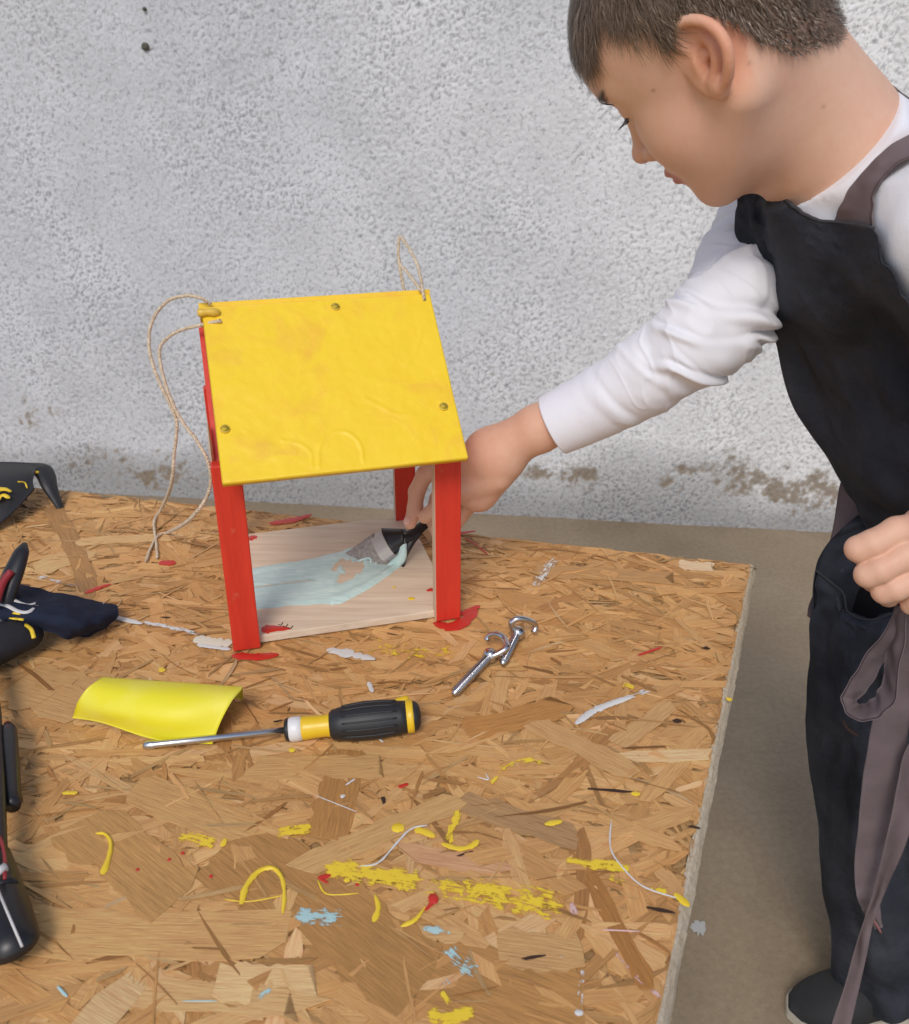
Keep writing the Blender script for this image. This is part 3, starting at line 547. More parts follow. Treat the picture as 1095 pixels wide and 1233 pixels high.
twist([RP(*rpx(254, 368), RT + .002), P3(240, 358, zk), P3(222, 356, zk + .01), P3(200, 364, zk + .02), P3(183, 388, zk + .03), P3(180, 420, zk + .03), P3(190, 455, zk + .02), P3(204, 485, zk + .015), P3(213, 510, zk + .014), P3(210, 545, zk + .02), P3(206, 585, zk + .05), PZ(195, 612, T + .012), PZ(186, 628, T + .004), PZ(188, 650, T + .003), PZ(190, 672, T + .003)], .0014, mb)
o = mb.build('twine_loop', M_tw, house, True)
mb = MB(); kr = RP(*rpx(507, 352), RT + .002); zr_ = (kr - _c) @ _f
twist([kr, P3(500, 340, zr_ + .01), P3(490, 327, zr_ + .02), P3(482, 318, zr_ + .03), P3(480, 300, zr_ + .03), P3(482, 285, zr_ + .03), P3(492, 298, zr_ + .02), P3(500, 312, zr_ + .015), P3(506, 330, zr_ + .01), P3(509, 348, zr_), RP(*rpx(511, 362), RT + .001)], .0013, mb)
twist([P3(489, 358, zr_ + .02), P3(486, 345, zr_ + .03), P3(483, 330, zr_ + .03), P3(480, 310, zr_ + .03)], .0013, mb)
mb.build('twine_loop', M_tw, house, True)

# ================================================================== BRUSH
M_blackp = mat('black_plastic', (.014, .013, .014), .38); M_bris = mat('bristle_grey', (.30, .27, .24), .55, build=lambda t, b: (lambda n: (t.links.new(ramp(t, n, [(.3, (.22, .19, .165)), (.7, (.42, .37, .33))]), b.inputs['Base Color']), bump(t, b, n, .4, .0006)))(noise(t, coords(t, (1, 1, 1), rot=(0, 0, -.5)), 300, 3)))
M_ferr = mat('brushed_metal', (.48, .45, .41), .5, .35)
zb = ((PZ(450, 668, ZF) - _c) @ _f)
brush = thing('paint_brush', 'flat black handled paint brush spreading pale blue paint inside the feeder', 'paint brush', P3(470, 655, zb))
def slab(name, quad0, quad1, th0, th1, m, bulge=0.):
    """flat tapered block between two edges (each edge = two points), with thickness along view-ish up vector"""
    a0, a1 = map(np.array, quad0); b0, b1 = map(np.array, quad1); N = np.cross(b0 - a0, a1 - a0); N /= np.linalg.norm(N); N = N if N[2] > 0 else -N
    n1, n2 = 9, 9; V = []
    for side in (1, -1):
        for i in range(n1):
            t_ = i / (n1 - 1); p, q = a0 + (b0 - a0) * t_, a1 + (b1 - a1) * t_; th = th0 + (th1 - th0) * t_
            for j in range(n2):
                s_ = j / (n2 - 1); V.append(p + (q - p) * s_ + N * side * th * .5 * (max(.12, 1 - abs(2 * s_ - 1) ** 4)) + N * bulge * math.sin(math.pi * t_))
    F = [f for f in grid_faces(n1, n2)] + [tuple(k + 81 for k in f[::-1]) for f in grid_faces(n1, n2)]
    for L_ in ([i * n2 for i in range(n1)], [i * n2 + 8 for i in range(n1)], list(range(n2)), [72 + j for j in range(n2)]): F += [(a, b, b + 81, a + 81) for a, b in zip(L_[:-1], L_[1:])]
    return mk(name, V, F, m, brush, smooth=True)
zA = zb - .006
slab('bristles', [P3(414, 668, zb + .002), P3(436, 703, zb - .010)], [P3(450, 642, zA - .004), P3(469, 678, zA - .016)], .003, .011, M_bris)
slab('ferrule', [P3(446, 648, zA - .003), P3(463, 678, zA - .016)], [P3(461, 637, zA - .007), P3(477, 668, zA - .019)], .0125, .0125, M_ferr)
slab('shoulder', [P3(460, 636, zA - .007), P3(476, 668, zA - .019)], [P3(488, 637, zA - .018), P3(489, 656, zA - .022)], .0140, .0125, M_blackp)
hp = [P3(486, 647, zA - .020), P3(494, 645, zA - .018), P3(506, 636, zA - .012), P3(520, 624, zA - .004), P3(540, 604, zA + .0), P3(556, 585, zA)]
Q = spline(hp, 34); wv = np.interp(np.linspace(0, 1, 34), [0, .2, .42, .6, .8, 1], [.0085, .0072, .0060, .0062, .0075, .0045])
mbh = MB(); mbh.tube(Q, wv, 12, True, .6, tuple(_u + _r * .3 - _f * .8)); mbh.build('handle', M_blackp, brush, True)
mbh = MB(); mbh.tube(spline([P3(503, 640, zA - .014), P3(494, 652, zA - .018), P3(488, 666, zA - .018), P3(485, 684, zA - .016)], 16), np.interp(np.linspace(0, 1, 16), [0, .5, 1], [.0065, .0058, .0016]), 10, True, .7); mbh.build('handle_edge', M_blackp, brush, True)
mb = MB(); mb.tube(spline([P3(487, 642, zA - .022), P3(486, 656, zA - .022), P3(484, 670, zA - .020), P3(476, 679, zA - .016), P3(458, 690, zA - .008), P3(440, 700, zb + .002)], 30), np.interp(np.linspace(0, 1, 30), [0, .3, .5, .8, 1], [.002, .0045, .006, .005, .003]), 8, True, .5); mb.tube(spline([P3(430, 676, zA - .006), P3(445, 672, zA - .010), P3(448, 679, zA - .012), P3(458, 676, zA - .013), P3(466, 668, zA - .018)], 16), .0014, 6)
mb.build('wet_paint', M_bp, brush, True)

# ================================================================== SCREWDRIVER
A0, A1 = PZ(173, 898, T + .004), PZ(507, 861, T + .017); ax = A1 - A0; SL = np.linalg.norm(ax); ax /= SL
sdv = thing('screwdriver', 'yellow and black handled screwdriver lying on the board beside the curled sheet', 'screwdriver', (A0 + A1) / 2)
M_steel = mat('steel', (.62, .61, .60), .28, 1.0); M_ysd = mat('yellow_plastic', (.78, .50, .02), .35); M_wsd = mat('white_plastic', (.74, .72, .70), .4)
M_rub = mat('black_rubber', (.018, .018, .019), .5)
def sd_at(px): return (px - 173) / 334. * SL
def lathe(prof, m, nm, n=24, flat=1., sm=True):
    mb = MB(); mb.tube([A0 + ax * sd_at(p) for p, r_ in prof], [r_ * (.87 if p > 341 else 1) for p, r_ in prof], n, True, flat); return mb.build(nm, m, sdv, sm)
S1 = 1 / (FPX / .80)
lathe([(173, .0022), (176, .0036), (184, .0037), (187, .0031), (190, .0030), (347, .0030)], M_steel, 'shaft', 14)
lathe([(342, .0085), (343.5, .0102), (347, .0104), (348, .0095)], M_rub, 'collar'); lathe([(346, .0100), (350, .0112), (356, .0113), (362, .0108), (363, .009)], M_wsd, 'ferrule_band')
lathe([(359, .0101), (366, .0108), (380, .0102), (390, .0100), (400, .0112), (405, .0120), (410, .011)], M_ysd, 'handle_neck')
pr_ = [(396, .0108), (399, .0134), (410, .0152), (425, .0166), (440, .0172), (455, .0171), (470, .0162), (482, .0150), (490, .0146), (490.5, .010)]
lathe(pr_, M_rub, 'grip', 28); lathe([(489, .0142), (490, .0150), (496, .0151), (498, .0146), (498.5, .010)], M_ysd, 'handle_band'); lathe([(497, .0136), (499, .0138), (503, .0122), (506, .0085), (507, .004)], M_rub, 'end_cap')
up_ = np.cross(ax, np.cross(np.array([0, 0, 1.]), ax)); si_ = np.cross(ax, up_)
mb = MB()
for k in range(7):
    a_ = (k - 3) * .42 + .5; dr = up_ * math.cos(a_) + si_ * math.sin(a_); P_ = [A0 + ax * sd_at(p) + dr * (np.interp(p, [x for x, _ in pr_], [y for _, y in pr_]) * .87 + .0001) for p in range(412, 484, 6)]; mb.tube(P_, .0008, 5)
mb.build('grip_rib', M_rub, sdv, True)
mb = MB()
mb.tube([A0 + ax * sd_at(p) - si_ * .0 + (up_ * math.cos(-1.0) + si_ * math.sin(-1.0)) * r_ * .87 for p, r_ in ((470, .0150), (480, .0148), (488, .0142), (494, .0140))], [.001, .0035, .005, .005], 8); mb.build('handle_inlay', M_ysd, sdv, True)

# ================================================================== HOOK BOLTS (two eye screws)
def hook(label, head, tip, ring, rr, zl):
    t_ = thing('screw_hook', label, 'screw hook', head, 'loose metal screw hooks on the board')
    M = M_chrome; mb = MB(); mb.tube([head, tip + (head - tip) * .12, tip], [.0037, .0036, .0018], 12); mb.build('shank', M, t_, True)
    d = (tip - head); L_ = np.linalg.norm(d); d /= L_; mb = MB()
    mb2 = MB()
    for k in range(int(L_ / .0016)):
        c_ = head + d * (.003 + k * .0016); 
        if (c_ - head) @ d < L_ - .003: mb2.tube([c_ - d * .0004, c_, c_ + d * .0004], [.0034, .0043, .0034], 10, False)
    mb2.build('thread', M, t_, True)
    mb.tube([head - d * .009, head - d * .007, head - d * .0045, head, head + d * .002], [.003, .0062, .0072, .0060, .0036], 14); mb.build('collar', M, t_, True)
    mb = MB(); mb.tube(spline(ring, 26), rr, 9); mb.build('hook', M, t_, True); return t_
M_chrome = mat('chrome', (.60, .59, .60), .2, 1.0)
hz1 = T + .006
hook('silver screw hook lying furthest back with a reddish open ring', PZ(622, 765, hz1 + .002), PZ(605, 800, hz1 - .001), [PZ(625, 764, hz1 + .002), PZ(618, 757, hz1 + .008), PZ(616, 750, hz1 + .014), PZ(624, 745, hz1 + .018), PZ(636, 747, hz1 + .014), PZ(645, 753, hz1 + .006), PZ(643, 762, hz1)], .0030, 0)
hook('silver screw hook lying in front with its long shank pointing left', PZ(588, 792, hz1 + .002), PZ(546, 836, hz1 - .001), [PZ(590, 791, hz1 + .003), PZ(600, 787, hz1 + .006), PZ(610, 780, hz1 + .010), PZ(608, 770, hz1 + .012), PZ(600, 764, hz1 + .013), PZ(590, 766, hz1 + .008), PZ(586, 771, hz1 + .004)], .0030, 0)

# ================================================================== CURLED YELLOW SHEET
M_paper = mat('yellow_card', (.80, .72, .025), .5, build=lambda t, b: (lambda n: t.links.new(mix(t, ramp(t, n, [(.45, g3(0)), (.75, g3(.6))]), (.80, .70, .02), (.84, .74, .14)), b.inputs['Base Color']))(noise(t, coords(t), 28, 3)))
rows = []
topz = T + .002
cr = [PZ(118, 820, T + .030), PZ(160, 823, T + .032), PZ(220, 827, T + .033), PZ(290, 832, T + .031)]
far_e = [p + np.array([-.006, .026, -.0285]) for p in cr]; far_m = [p + np.array([-.002, .013, -.0065]) for p in cr]
r1_ = [PZ(105, 830, T + .0285), PZ(150, 836, T + .0315), PZ(215, 842, T + .0325), PZ(279, 845, T + .029)]
r2_ = [PZ(94, 846, T + .0190), PZ(138, 857, T + .0215), PZ(205, 867, T + .022), PZ(266, 869, T + .0175)]
r3_ = [PZ(88, 864, T + .0025), PZ(124, 870, T + .006), PZ(190, 891, T + .003), PZ(256, 896, T + .0025)]
V, F, uv = sheet([far_e, far_m, cr, r1_, r2_, r3_], 40, 34, .0006)
card = mk('curled_card', V, F, M_paper, None, True); tag(card, 'bright yellow curled card arching over the strand board beside the screwdriver', 'card')
mb = MB()
def on(px, py, h): return PZ(px, py, h)
for (a_, w_) in (([on(111, 827, T + .0298), on(113, 838, T + .0260), on(114, 850, T + .0185), on(117, 864, T + .0085)], .0016),): mb.tube(spline(a_, 12), np.interp(np.linspace(0, 1, 12), [0, .4, 1], [.0014, .0020, .0008]), 6, True, .3)
o = mb.build('red_paint_streak', M_rd, card, True)

# ================================================================== NAVY GLOVE
def m_cloth(c1, c2, sc=700, st_=.5):
    def b_(t, b):
        v = coords(t); n = noise(t, v, 18, 4, .6); n2 = noise(t, v, sc, 2, .5); t.links.new(mix(t, n, c1, c2), b.inputs['Base Color']); bump(t, b, n2, st_, .0008)
    return b_
M_navy = mat('navy_knit', rough=.9, spec=.2, build=m_cloth((.010, .013, .028), (.020, .026, .048))); M_band = mat('white_print', (.62, .60, .58), .7); M_bkfab = mat('black_glove_leather', rough=.7, build=m_cloth((.008, .008, .011), (.016, .016, .022)))
glove = thing('work_glove', 'navy fabric work glove with white stripes and yellow paint spots', 'glove', PZ(60, 750, T))
zt = T + .003
rows = [[PZ(-60, 690, zt + .03), PZ(-10, 700, zt + .03), PZ(30, 706, zt + .026), PZ(65, 716, zt + .022), PZ(100, 722, zt + .016), PZ(136, 730, zt + .006)],
        [PZ(-60, 712, zt + .045), PZ(0, 716, zt + .042), PZ(40, 726, zt + .036), PZ(75, 733, zt + .030), PZ(110, 738, zt + .024), PZ(141, 738, zt + .010)],
        [PZ(-60, 735, zt + .040), PZ(0, 740, zt + .036), PZ(40, 742, zt + .036), PZ(80, 748, zt + .032), PZ(110, 752, zt + .020), PZ(128, 752, zt + .006)],
        [PZ(-60, 755, zt + .012), PZ(0, 756, zt + .012), PZ(40, 756, zt + .020), PZ(70, 762, zt + .018), PZ(90, 767, zt + .006), PZ(104, 764, zt)]]
V, F, uv = sheet(rows, 30, 44, .0022, lambda U, W, G: .0016 * np.sin(W * 17 + 3 * U) * np.sin(U * 5) + .0007 * fft_noise(U.shape, 2.5, 61)); cuff = mk('cuff', V, F, M_navy, glove, True); CV = V[:30 * 44]
def oncuff(px, py, h=.0032):
    x, y = pix2(CV); d2 = np.hypot(x - px, y - py); k = np.argsort(d2)[:4]; z = ((CV[k] - _c) @ _f * (1 / (d2[k] + .5))).sum() / (1 / (d2[k] + .5)).sum(); return P3(px, py, z - h)
rows = [[PZ(46, 757, zt + .004), PZ(70, 760, zt + .006), PZ(88, 766, zt + .002)], [PZ(50, 748, zt + .010), PZ(72, 750, zt + .016), PZ(90, 756, zt + .010)]]
V, F, uv = sheet(rows, 6, 14, .002); mk('lining', V, F, M_navy, glove, True)
mb = MB(); mb.tube(spline([PZ(-80, 800, zt + .02), PZ(-35, 788, zt + .02), PZ(2, 773, zt + .02), PZ(30, 764, zt + .018), PZ(44, 758, zt + .014)], 24), np.interp(np.linspace(0, 1, 24), [0, .5, .8, 1], [.024, .022, .0165, .007]), 18, True, .75); fing = mb.build('thumb', M_bkfab, glove, True)
for k, (pts, w_) in enumerate(((((-12, 716), (10, 720), (26, 727), (36, 729), (46, 726)), .0024), (((-12, 725), (8, 729), (22, 736), (34, 737), (45, 730)), .0024))):
    mb = MB(); Pn = [oncuff(a_, b_) for a_, b_ in spline([(x, y, 0) for x, y in pts], 14)[:, :2]]; mb.tube(spline(Pn, 16), w_, 6, True, .5); mb.build('white_stripe', M_band, glove, True)
mb = MB(); mb.tube(spline([oncuff(46, 730, .0006), oncuff(60, 731, .0006), oncuff(76, 729, .0006)], 10), .0007, 5); mb.build('stitching', M_band, glove, True)
mb = MB(); mb.tube(spline([PZ(31, 752, zt + .030), PZ(38, 758, zt + .033), PZ(41, 768, zt + .031)], 10), .0019, 6, True, .6)
for (px, py) in ((16, 744), (24, 745), (8, 749), (20, 738)): mb.tube([oncuff(px - 4, py), oncuff(px + 5, py + 1)], [.0015, .0021], 6, True, .5)
mb.build('yellow_paint_spot', M_y, glove, True)
mb = MB(); mb.tube(spline([oncuff(124, 727), oncuff(132, 730), oncuff(137, 735)], 8), .0012, 5); mb.build('white_paint_spot', M_wh, glove, True)

# ================================================================== BLACK PAINT TRAY (upper left)
tray = thing('paint_tray', 'black plastic paint tray with bent foot and yellow paint at upper left', 'paint tray', PZ(-40, 640, T))
M_tray = mat('tray_plastic', rough=.5, build=m_cloth((.012, .012, .013), (.022, .021, .022), 300, .2))
zt0 = (PZ(75, 612, T) - _c) @ _f
rows = [[P3(-160, 560, zt0 + .02), P3(-60, 559, zt0 + .02), P3(20, 559, zt0 + .02), P3(47, 562, zt0 + .018)],
        [P3(-160, 578, zt0 - .02), P3(-60, 577, zt0 - .02), P3(5, 577, zt0 - .02), P3(42, 571, zt0 - .004)],
        [P3(-160, 620, zt0 - .05), P3(-60, 612, zt0 - .05), P3(2, 604, zt0 - .045), P3(40, 580, zt0 - .012)],
        [P3(-160, 690, zt0 - .10), P3(-60, 666, zt0 - .08), P3(0, 632, zt0 - .06), P3(42, 590, zt0 - .02)]]
V, F, uv = sheet(rows, 24, 30, .003); mk('trough', V, F, M_tray, tray, True)
mb = MB(); mb.tube(spline([P3(-150, 563, zt0 + .02), P3(0, 561, zt0 + .02), P3(42, 562, zt0 + .018), P3(54, 570, zt0 + .01), P3(60, 586, zt0), P3(68, 602, zt0 - .002), P3(74, 614, zt0 - .002)], 50), np.interp(np.linspace(0, 1, 50), [0, .3, .45, .6, .8, 1], [.004, .007, .0125, .0105, .0065, .0042]), 10, True, .55); mb.build('foot', M_tray, tray, True)
mb = MB(); mb.tube(spline([P3(-6, 590, zt0 - .048), P3(6, 589, zt0 - .046), P3(14, 592, zt0 - .044)], 8), [.004, .006, .005, .004, .004, .003, .003, .002], 6, True, .4); mb.tube(spline([P3(-4, 602, zt0 - .054), P3(4, 596, zt0 - .050), P3(12, 600, zt0 - .05)], 8), [.004, .005, .003, .003, .003, .003, .003, .001], 6, True, .4); mb.tube([P3(39, 568, zt0 + .0), P3(47, 569, zt0 + .003)], .002, 6); mb.tube(spline([P3(22, 580, zt0 - .034), P3(30, 581, zt0 - .026), P3(33, 588, zt0 - .026)], 8), .0009, 5); mb.build('yellow_paint_spot', M_y, tray, True)

# ================================================================== BLACK AND RED CLAMP along the left edge
clamp = thing('bar_clamp', 'black hand clamp with thin red trim lying along the left table edge', 'clamp', PZ(-20, 900, T))
M_redtrim = mat('red_trim', (.28, .02, .025), .4)
mb = MB(); mb.tube(spline([P3(30, 654, .86), P3(22, 676, .85), P3(8, 712, .84), P3(-6, 760, .83)], 20), np.interp(np.linspace(0, 1, 20), [0, .15, .5, 1], [.0025, .007, .010, .010]), 12, True, .6); mb.build('handle', M_blackp, clamp, True)
mb = MB(); mb.tube(spline([P3(14, 688, .838), P3(4, 702, .832), P3(-6, 730, .82)], 12), .0035, 6); mb.tube(spline([P3(3, 692, .842), P3(10, 694, .840), P3(14, 700, .838)], 8), .001, 5); mb.build('red_inlay', M_redtrim, clamp, True)
mb = MB(); mb.tube(spline([PZ(-16, 800, T + .024), PZ(-8, 860, T + .024), PZ(-4, 950, T + .024), PZ(-2, 1030, T + .022), PZ(4, 1075, T + .020)], 24), np.interp(np.linspace(0, 1, 24), [0, .8, 1], [.006, .006, .011]), 12, True, .8); mb.build('bar', M_blackp, clamp, True)
mb = MB(); mb.tube(spline([PZ(10, 874, T + .02), PZ(12, 900, T + .02), PZ(14, 940, T + .018), PZ(16, 972, T + .016)], 14), [.004] + [.0062] * 12 + [.005], 12); mb.build('trigger', M_blackp, clamp, True)
mb = MB(); mb.tube([PZ(9, 872, T + .021), PZ(10.5, 880, T + .022)], [.003, .0045], 8); mb.build('red_inlay', M_redtrim, clamp, True); mb = MB(); mb.tube(spline([PZ(1, 1008, T + .030), PZ(6, 1030, T + .031), PZ(6, 1058, T + .033)], 8), .0012, 5); mb.build('red_inlay', M_redtrim, clamp, True)
mb = MB(); mb.tube(spline([PZ(-14, 1036, T + .017), PZ(-4, 1068, T + .017), PZ(8, 1106, T + .016), PZ(17, 1136, T + .014), PZ(21, 1146, T + .010)], 20), np.interp(np.linspace(0, 1, 20), [0, .5, .85, .95, 1], [.014, .015, .0145, .012, .006]), 20, True, .8); mb.build('jaw', M_blackp, clamp, True)
mb = MB(); mb.tube([PZ(-2, 1072, T + .0335), PZ(12, 1105, T + .0325), PZ(27, 1140, T + .026)], .0008, 6); mb.tube([PZ(-6, 1052, T + .034), PZ(7, 1044, T + .033)], [.0022, .003], 8); mb.build('white_line', M_band, clamp, True)

# ================================================================== THE BOY
import openvdb as vdb
f32 = np.float32
def cone(p, a, b, ra, rb):
    a = np.asarray(a, f32); b = np.asarray(b, f32); ba = b - a; h = np.clip(((p - a) @ ba) / (ba @ ba), 0, 1)
    return np.linalg.norm(p - a - h[:, None] * ba, axis=1) - (ra + (rb - ra) * h)
def ell(p, c, rad, Rm=None):
    q = p - np.asarray(c, f32); q = q @ Rm.astype(f32) if Rm is not None else q; rad = np.asarray(rad, f32)
    k0 = np.linalg.norm(q / rad, axis=1); k1 = np.linalg.norm(q / (rad * rad), axis=1) + 1e-9; return k0 * (k0 - 1) / k1
def smin(a, b, k): h = np.maximum(k - np.abs(a - b), 0) / k; return np.minimum(a, b) - h * h * k * .25
def ssub(a, b, k): return -smin(-a, b, k)           # a minus b
def polygonise(func, lo, hi, cell, coarse=9):
    """sample an implicit body only near its surface, then mesh it as one continuous surface"""
    lo = np.array(lo, float); n = (np.ceil((np.array(hi) - lo) / cell / coarse).astype(int)); N = n * coarse
    vol = np.full(tuple(N), .02, f32)
    ci = np.stack(np.meshgrid(*[np.arange(k) for k in n], indexing='ij'), -1).reshape(-1, 3)
    cc = (lo + (ci + .5) * coarse * cell).astype(f32); dc = func(cc); lim = coarse * cell * .87 * 1.35
    for k in np.where(dc < -lim)[0]: i, j, l = ci[k] * coarse; vol[i:i + coarse, j:j + coarse, l:l + coarse] = -.02
    act = ci[np.abs(dc) <= lim] * coarse
    g = np.stack(np.meshgrid(*[np.arange(coarse)] * 3, indexing='ij'), -1).reshape(-1, 3)
    for s in range(0, len(act), 400):
        A = act[s:s + 400]; I = (A[:, None] + g[None]).reshape(-1, 3); v = func((lo + I * cell).astype(f32)); vol[I[:, 0], I[:, 1], I[:, 2]] = v
    gr = vdb.FloatGrid(background=.02); gr.copyFromArray(np.clip(vol, -.02, .02), tolerance=0.0)
    pts, quads = gr.convertToQuads(isovalue=0.0); V = lo + np.asarray(pts, float) * cell
    for it in range(2):                                 # pull the vertices onto the true surface
        e = cell * .4; Vf = V.astype(f32); d = func(Vf); G = np.stack([(func(Vf + np.eye(3, dtype=f32)[k] * e) - func(Vf - np.eye(3, dtype=f32)[k] * e)) / (2 * e) for k in range(3)], 1)
        V = V - (d / np.maximum((G * G).sum(1), .2))[:, None] * G
    return V, np.asarray(quads)[:, ::-1], G

HR = np.array([[-0.5749, -0.4798, -0.66], [0.4889, -0.8482, 0.1932], [-0.6561, -0.2116, 0.7222]]); HR, _ = np.linalg.qr(HR) ; HR = HR * np.sign(HR[0, 0]) * -1
u_, s__, vt_ = np.linalg.svd(np.array([[-0.5749, -0.4798, -0.66], [0.4889, -0.8482, 0.1932], [-0.6561, -0.2116, 0.7222]])); HR = u_ @ vt_
HO = np.array([0.1973, 0.7275, 1.0940])
def toH(P): return (P - HO.astype(P.dtype)) @ HR.astype(P.dtype)
def fromH(q): return HO + np.asarray(q) @ HR.T
def head_core(q):
    """skull, face and jaw in head space: x forward, y to his left, z up"""
    d = ell(q, (-.003, 0, .045), (.0935, .0715, .077))
    d = smin(d, ell(q, (.040, 0, .045), (.052, .056, .050)), .02)
    d = smin(d, ell(q, (.034, 0, -.014), (.049, .051, .060)), .03)
    d = smin(d, ell(q, (.039, 0, -.047), (.043, .037, .033)), .02)
    qa = q * np.array([1, 0, 1], f32); qa[:, 1] = np.abs(q[:, 1])
    d = smin(d, cone(qa, (.000, .049, -.028), (.062, .016, -.067), .015, .011), .025)
    d = smin(d, ell(qa, (.050, .030, -.020), (.028, .023, .026)), .02)
    d = smin(d, ell(q, (.0700, 0, -.0690), (.0145, .017, .0135)), .014)
    return d, qa
EARN = None
def head_sdf(q, ear=True):
    d, qa = head_core(q)
    d = smin(d, cone(qa, (.0785, .006, .037), (.064, .040, .034), .0095, .0085), .014)          # brow
    d = ssub(d, cone(qa, (.0950, .022, .019), (.086, .040, .017), .0115, .0100), .014)          # eye socket
    d = smin(d, ell(qa, (.0660, .0315, .0185), (.0142, .0150, .0135)), .003)                      # lowered lid over the eye
    d = smin(d, cone(q, (.0795, 0, .026), (.0985, 0, -.010), .0068, .0076), .010)                # nose bridge
    d = smin(d, ell(q, (.1012, 0, -.0120), (.0088, .0085, .0078)), .005)
    d = smin(d, ell(qa, (.0895, .0098, -.0170), (.0088, .0060, .0062)), .004)                     # nostril wing
    d = ssub(d, ell(qa, (.0925, .0062, -.0232), (.0050, .0026, .0026)), .0015)
    d = smin(d, ell(q, (.0755, 0, -.0370), (.0165, .0220, .0150)), .012)
    arc = np.stack([q[:, 0] + 11. * q[:, 1] ** 2, q[:, 1], q[:, 2] + 5. * q[:, 1] ** 2], 1)
    d = smin(d, ell(arc, (.0900, 0, -.0360), (.0066, .0190, .0046)), .003)                        # upper lip
    d = smin(d, ell(arc, (.0880, 0, -.0447), (.0068, .0165, .0052)), .003)                        # lower lip
    d = ssub(d, ell(arc, (.0975, 0, -.0402), (.0060, .0230, .0009)), .0015)
    d = ssub(d, ell(q, (.0965, 0, -.0555), (.0100, .0160, .0050)), .008)
    if ear: d = smin(d, ear_sdf(q), .0035)
    return d
# ear: measured on a plane tilted out from the head
earc = np.array([-.014, .066, .0]); en = np.array([.16, .96, .10]); en /= np.linalg.norm(en)         # plane normal in head space
def eh(px, py, out=0.):
    d = (_f + _r * (px - 547.5) / FPX - _u * (py - 616.5) / FPX) @ HR; o_ = (_c - HO) @ HR; t_ = ((earc + en * out - o_) @ en) / (d @ en); return o_ + d * t_
HEL = [eh(849, 66, .001), eh(836, 63, .003), eh(822, 57, .0055), eh(815, 43, .0075), eh(819, 29, .0095), eh(833, 24, .011), eh(850, 27, .0125), eh(865, 38, .014), eh(875, 56, .0145), eh(878, 76, .013), eh(876, 94, .0095), eh(869, 106, .006)]
HELs = spline(HEL, 34)
ANT = spline([eh(846, 41, .004), eh(857, 50, .0065), eh(863, 66, .007), eh(862, 84, .0055), eh(858, 96, .004)], 8)
e_ax = eh(840, 30) - eh(864, 100); e_ax /= np.linalg.norm(e_ax); e_bx = np.cross(en, e_ax); EM = np.stack([e_ax, e_bx, en], 1)
def ear_sdf(q):
    near_ = np.linalg.norm(q - (earc + np.array([0, .005, 0])).astype(f32), axis=1); out = near_ - .045; k = near_ < .056
    if not k.any(): return np.maximum(out, .01)
    p = q[k]; d = ell(p, eh(849, 64, .0025), (.0285, .0175, .0045), EM)
    d = smin(d, cone(p, eh(853, 72, -.004), eh(852, 70, .001), .0095, .0085), .006)
    d = ssub(d, ell(p, eh(846, 50, .0125), (.0150, .0110, .0058), EM), .004)
    d = ssub(d, ell(p, eh(853, 78, .007), (.0125, .0065, .0095), EM), .004)
    hr = None
    for i in range(len(HELs) - 1):
        c_ = cone(p, HELs[i], HELs[i + 1], .0033 + .00002 * i, .0033 + .00002 * (i + 1)); hr = c_ if hr is None else np.minimum(hr, c_)
    d = smin(d, hr, .002)
    for i in range(7): d = smin(d, cone(p, ANT[i], ANT[i + 1], .0026, .0026), .004)
    d = smin(d, ell(p, eh(866, 104, .0045), (.0085, .0062, .0040), EM), .004)
    d = smin(d, cone(p, eh(846, 74, .0015), eh(848, 83, .0015), .0034, .0034), .003)       # tragus
    d = smin(d, cone(p, eh(849, 66, .001), eh(856, 64, .002), .0024, .0018), .003)
    o_ = np.maximum(out, .01); o_[k] = d; return o_
# joints (measured in the photograph, each at its own distance)
NK0, NK1 = P3(926, 102, .685), P3(1030, 202, .715)
SHR, ELR, WRR = P3(985, 300, .86), P3(868, 408, .79), P3(655, 513, .875)
SHL, ELL_, WRL = P3(1165, 262, .62), P3(1290, 560, .66), P3(1165, 640, .70)
CH0, CH1, PEL = P3(1075, 345, .815), P3(1145, 512, .865), P3(1185, 700, .95)
def torso(p, o):
    d = cone(p, SHR, SHL, .050 + o, .052 + o)
    d = smin(d, cone(p, CH0, CH1, .084 + o, .080 + o), .05); d = smin(d, cone(p, CH1, PEL, .080 + o, .086 + o), .05)
    return d
def chain(p, pts, rads, k=.006):
    d = None
    for i in range(len(pts) - 1):
        c_ = cone(p, pts[i], pts[i + 1], rads[i], rads[i + 1]); d = c_ if d is None else smin(d, c_, k)
    return d
RH = [ # right hand: knuckle block, then each finger as its own bent chain
    ([P3(548, 556, .925), P3(512, 571, .945), P3(502, 592, .955), P3(500, 612, .957), P3(494, 630, .955)], [.0090, .0088, .0084, .0078, .0064]),
    ([P3(556, 582, .935), P3(528, 600, .960), P3(520, 622, .972), P3(527, 642, .968)], [.0088, .0086, .0080, .0068]),
    ([P3(566, 590, .935), P3(540, 612, .965), P3(528, 634, .970), P3(534, 648, .960)], [.0086, .0082, .0076, .0064]),
    ([P3(574, 600, .925), P3(556, 620, .945), P3(544, 640, .950), P3(546, 652, .945)], [.0078, .0074, .0068, .0058]),
    ([P3(600, 575, .895), P3(560, 590, .905), P3(530, 610, .930), P3(512, 622, .945)], [.0125, .0100, .0088, .0074])]
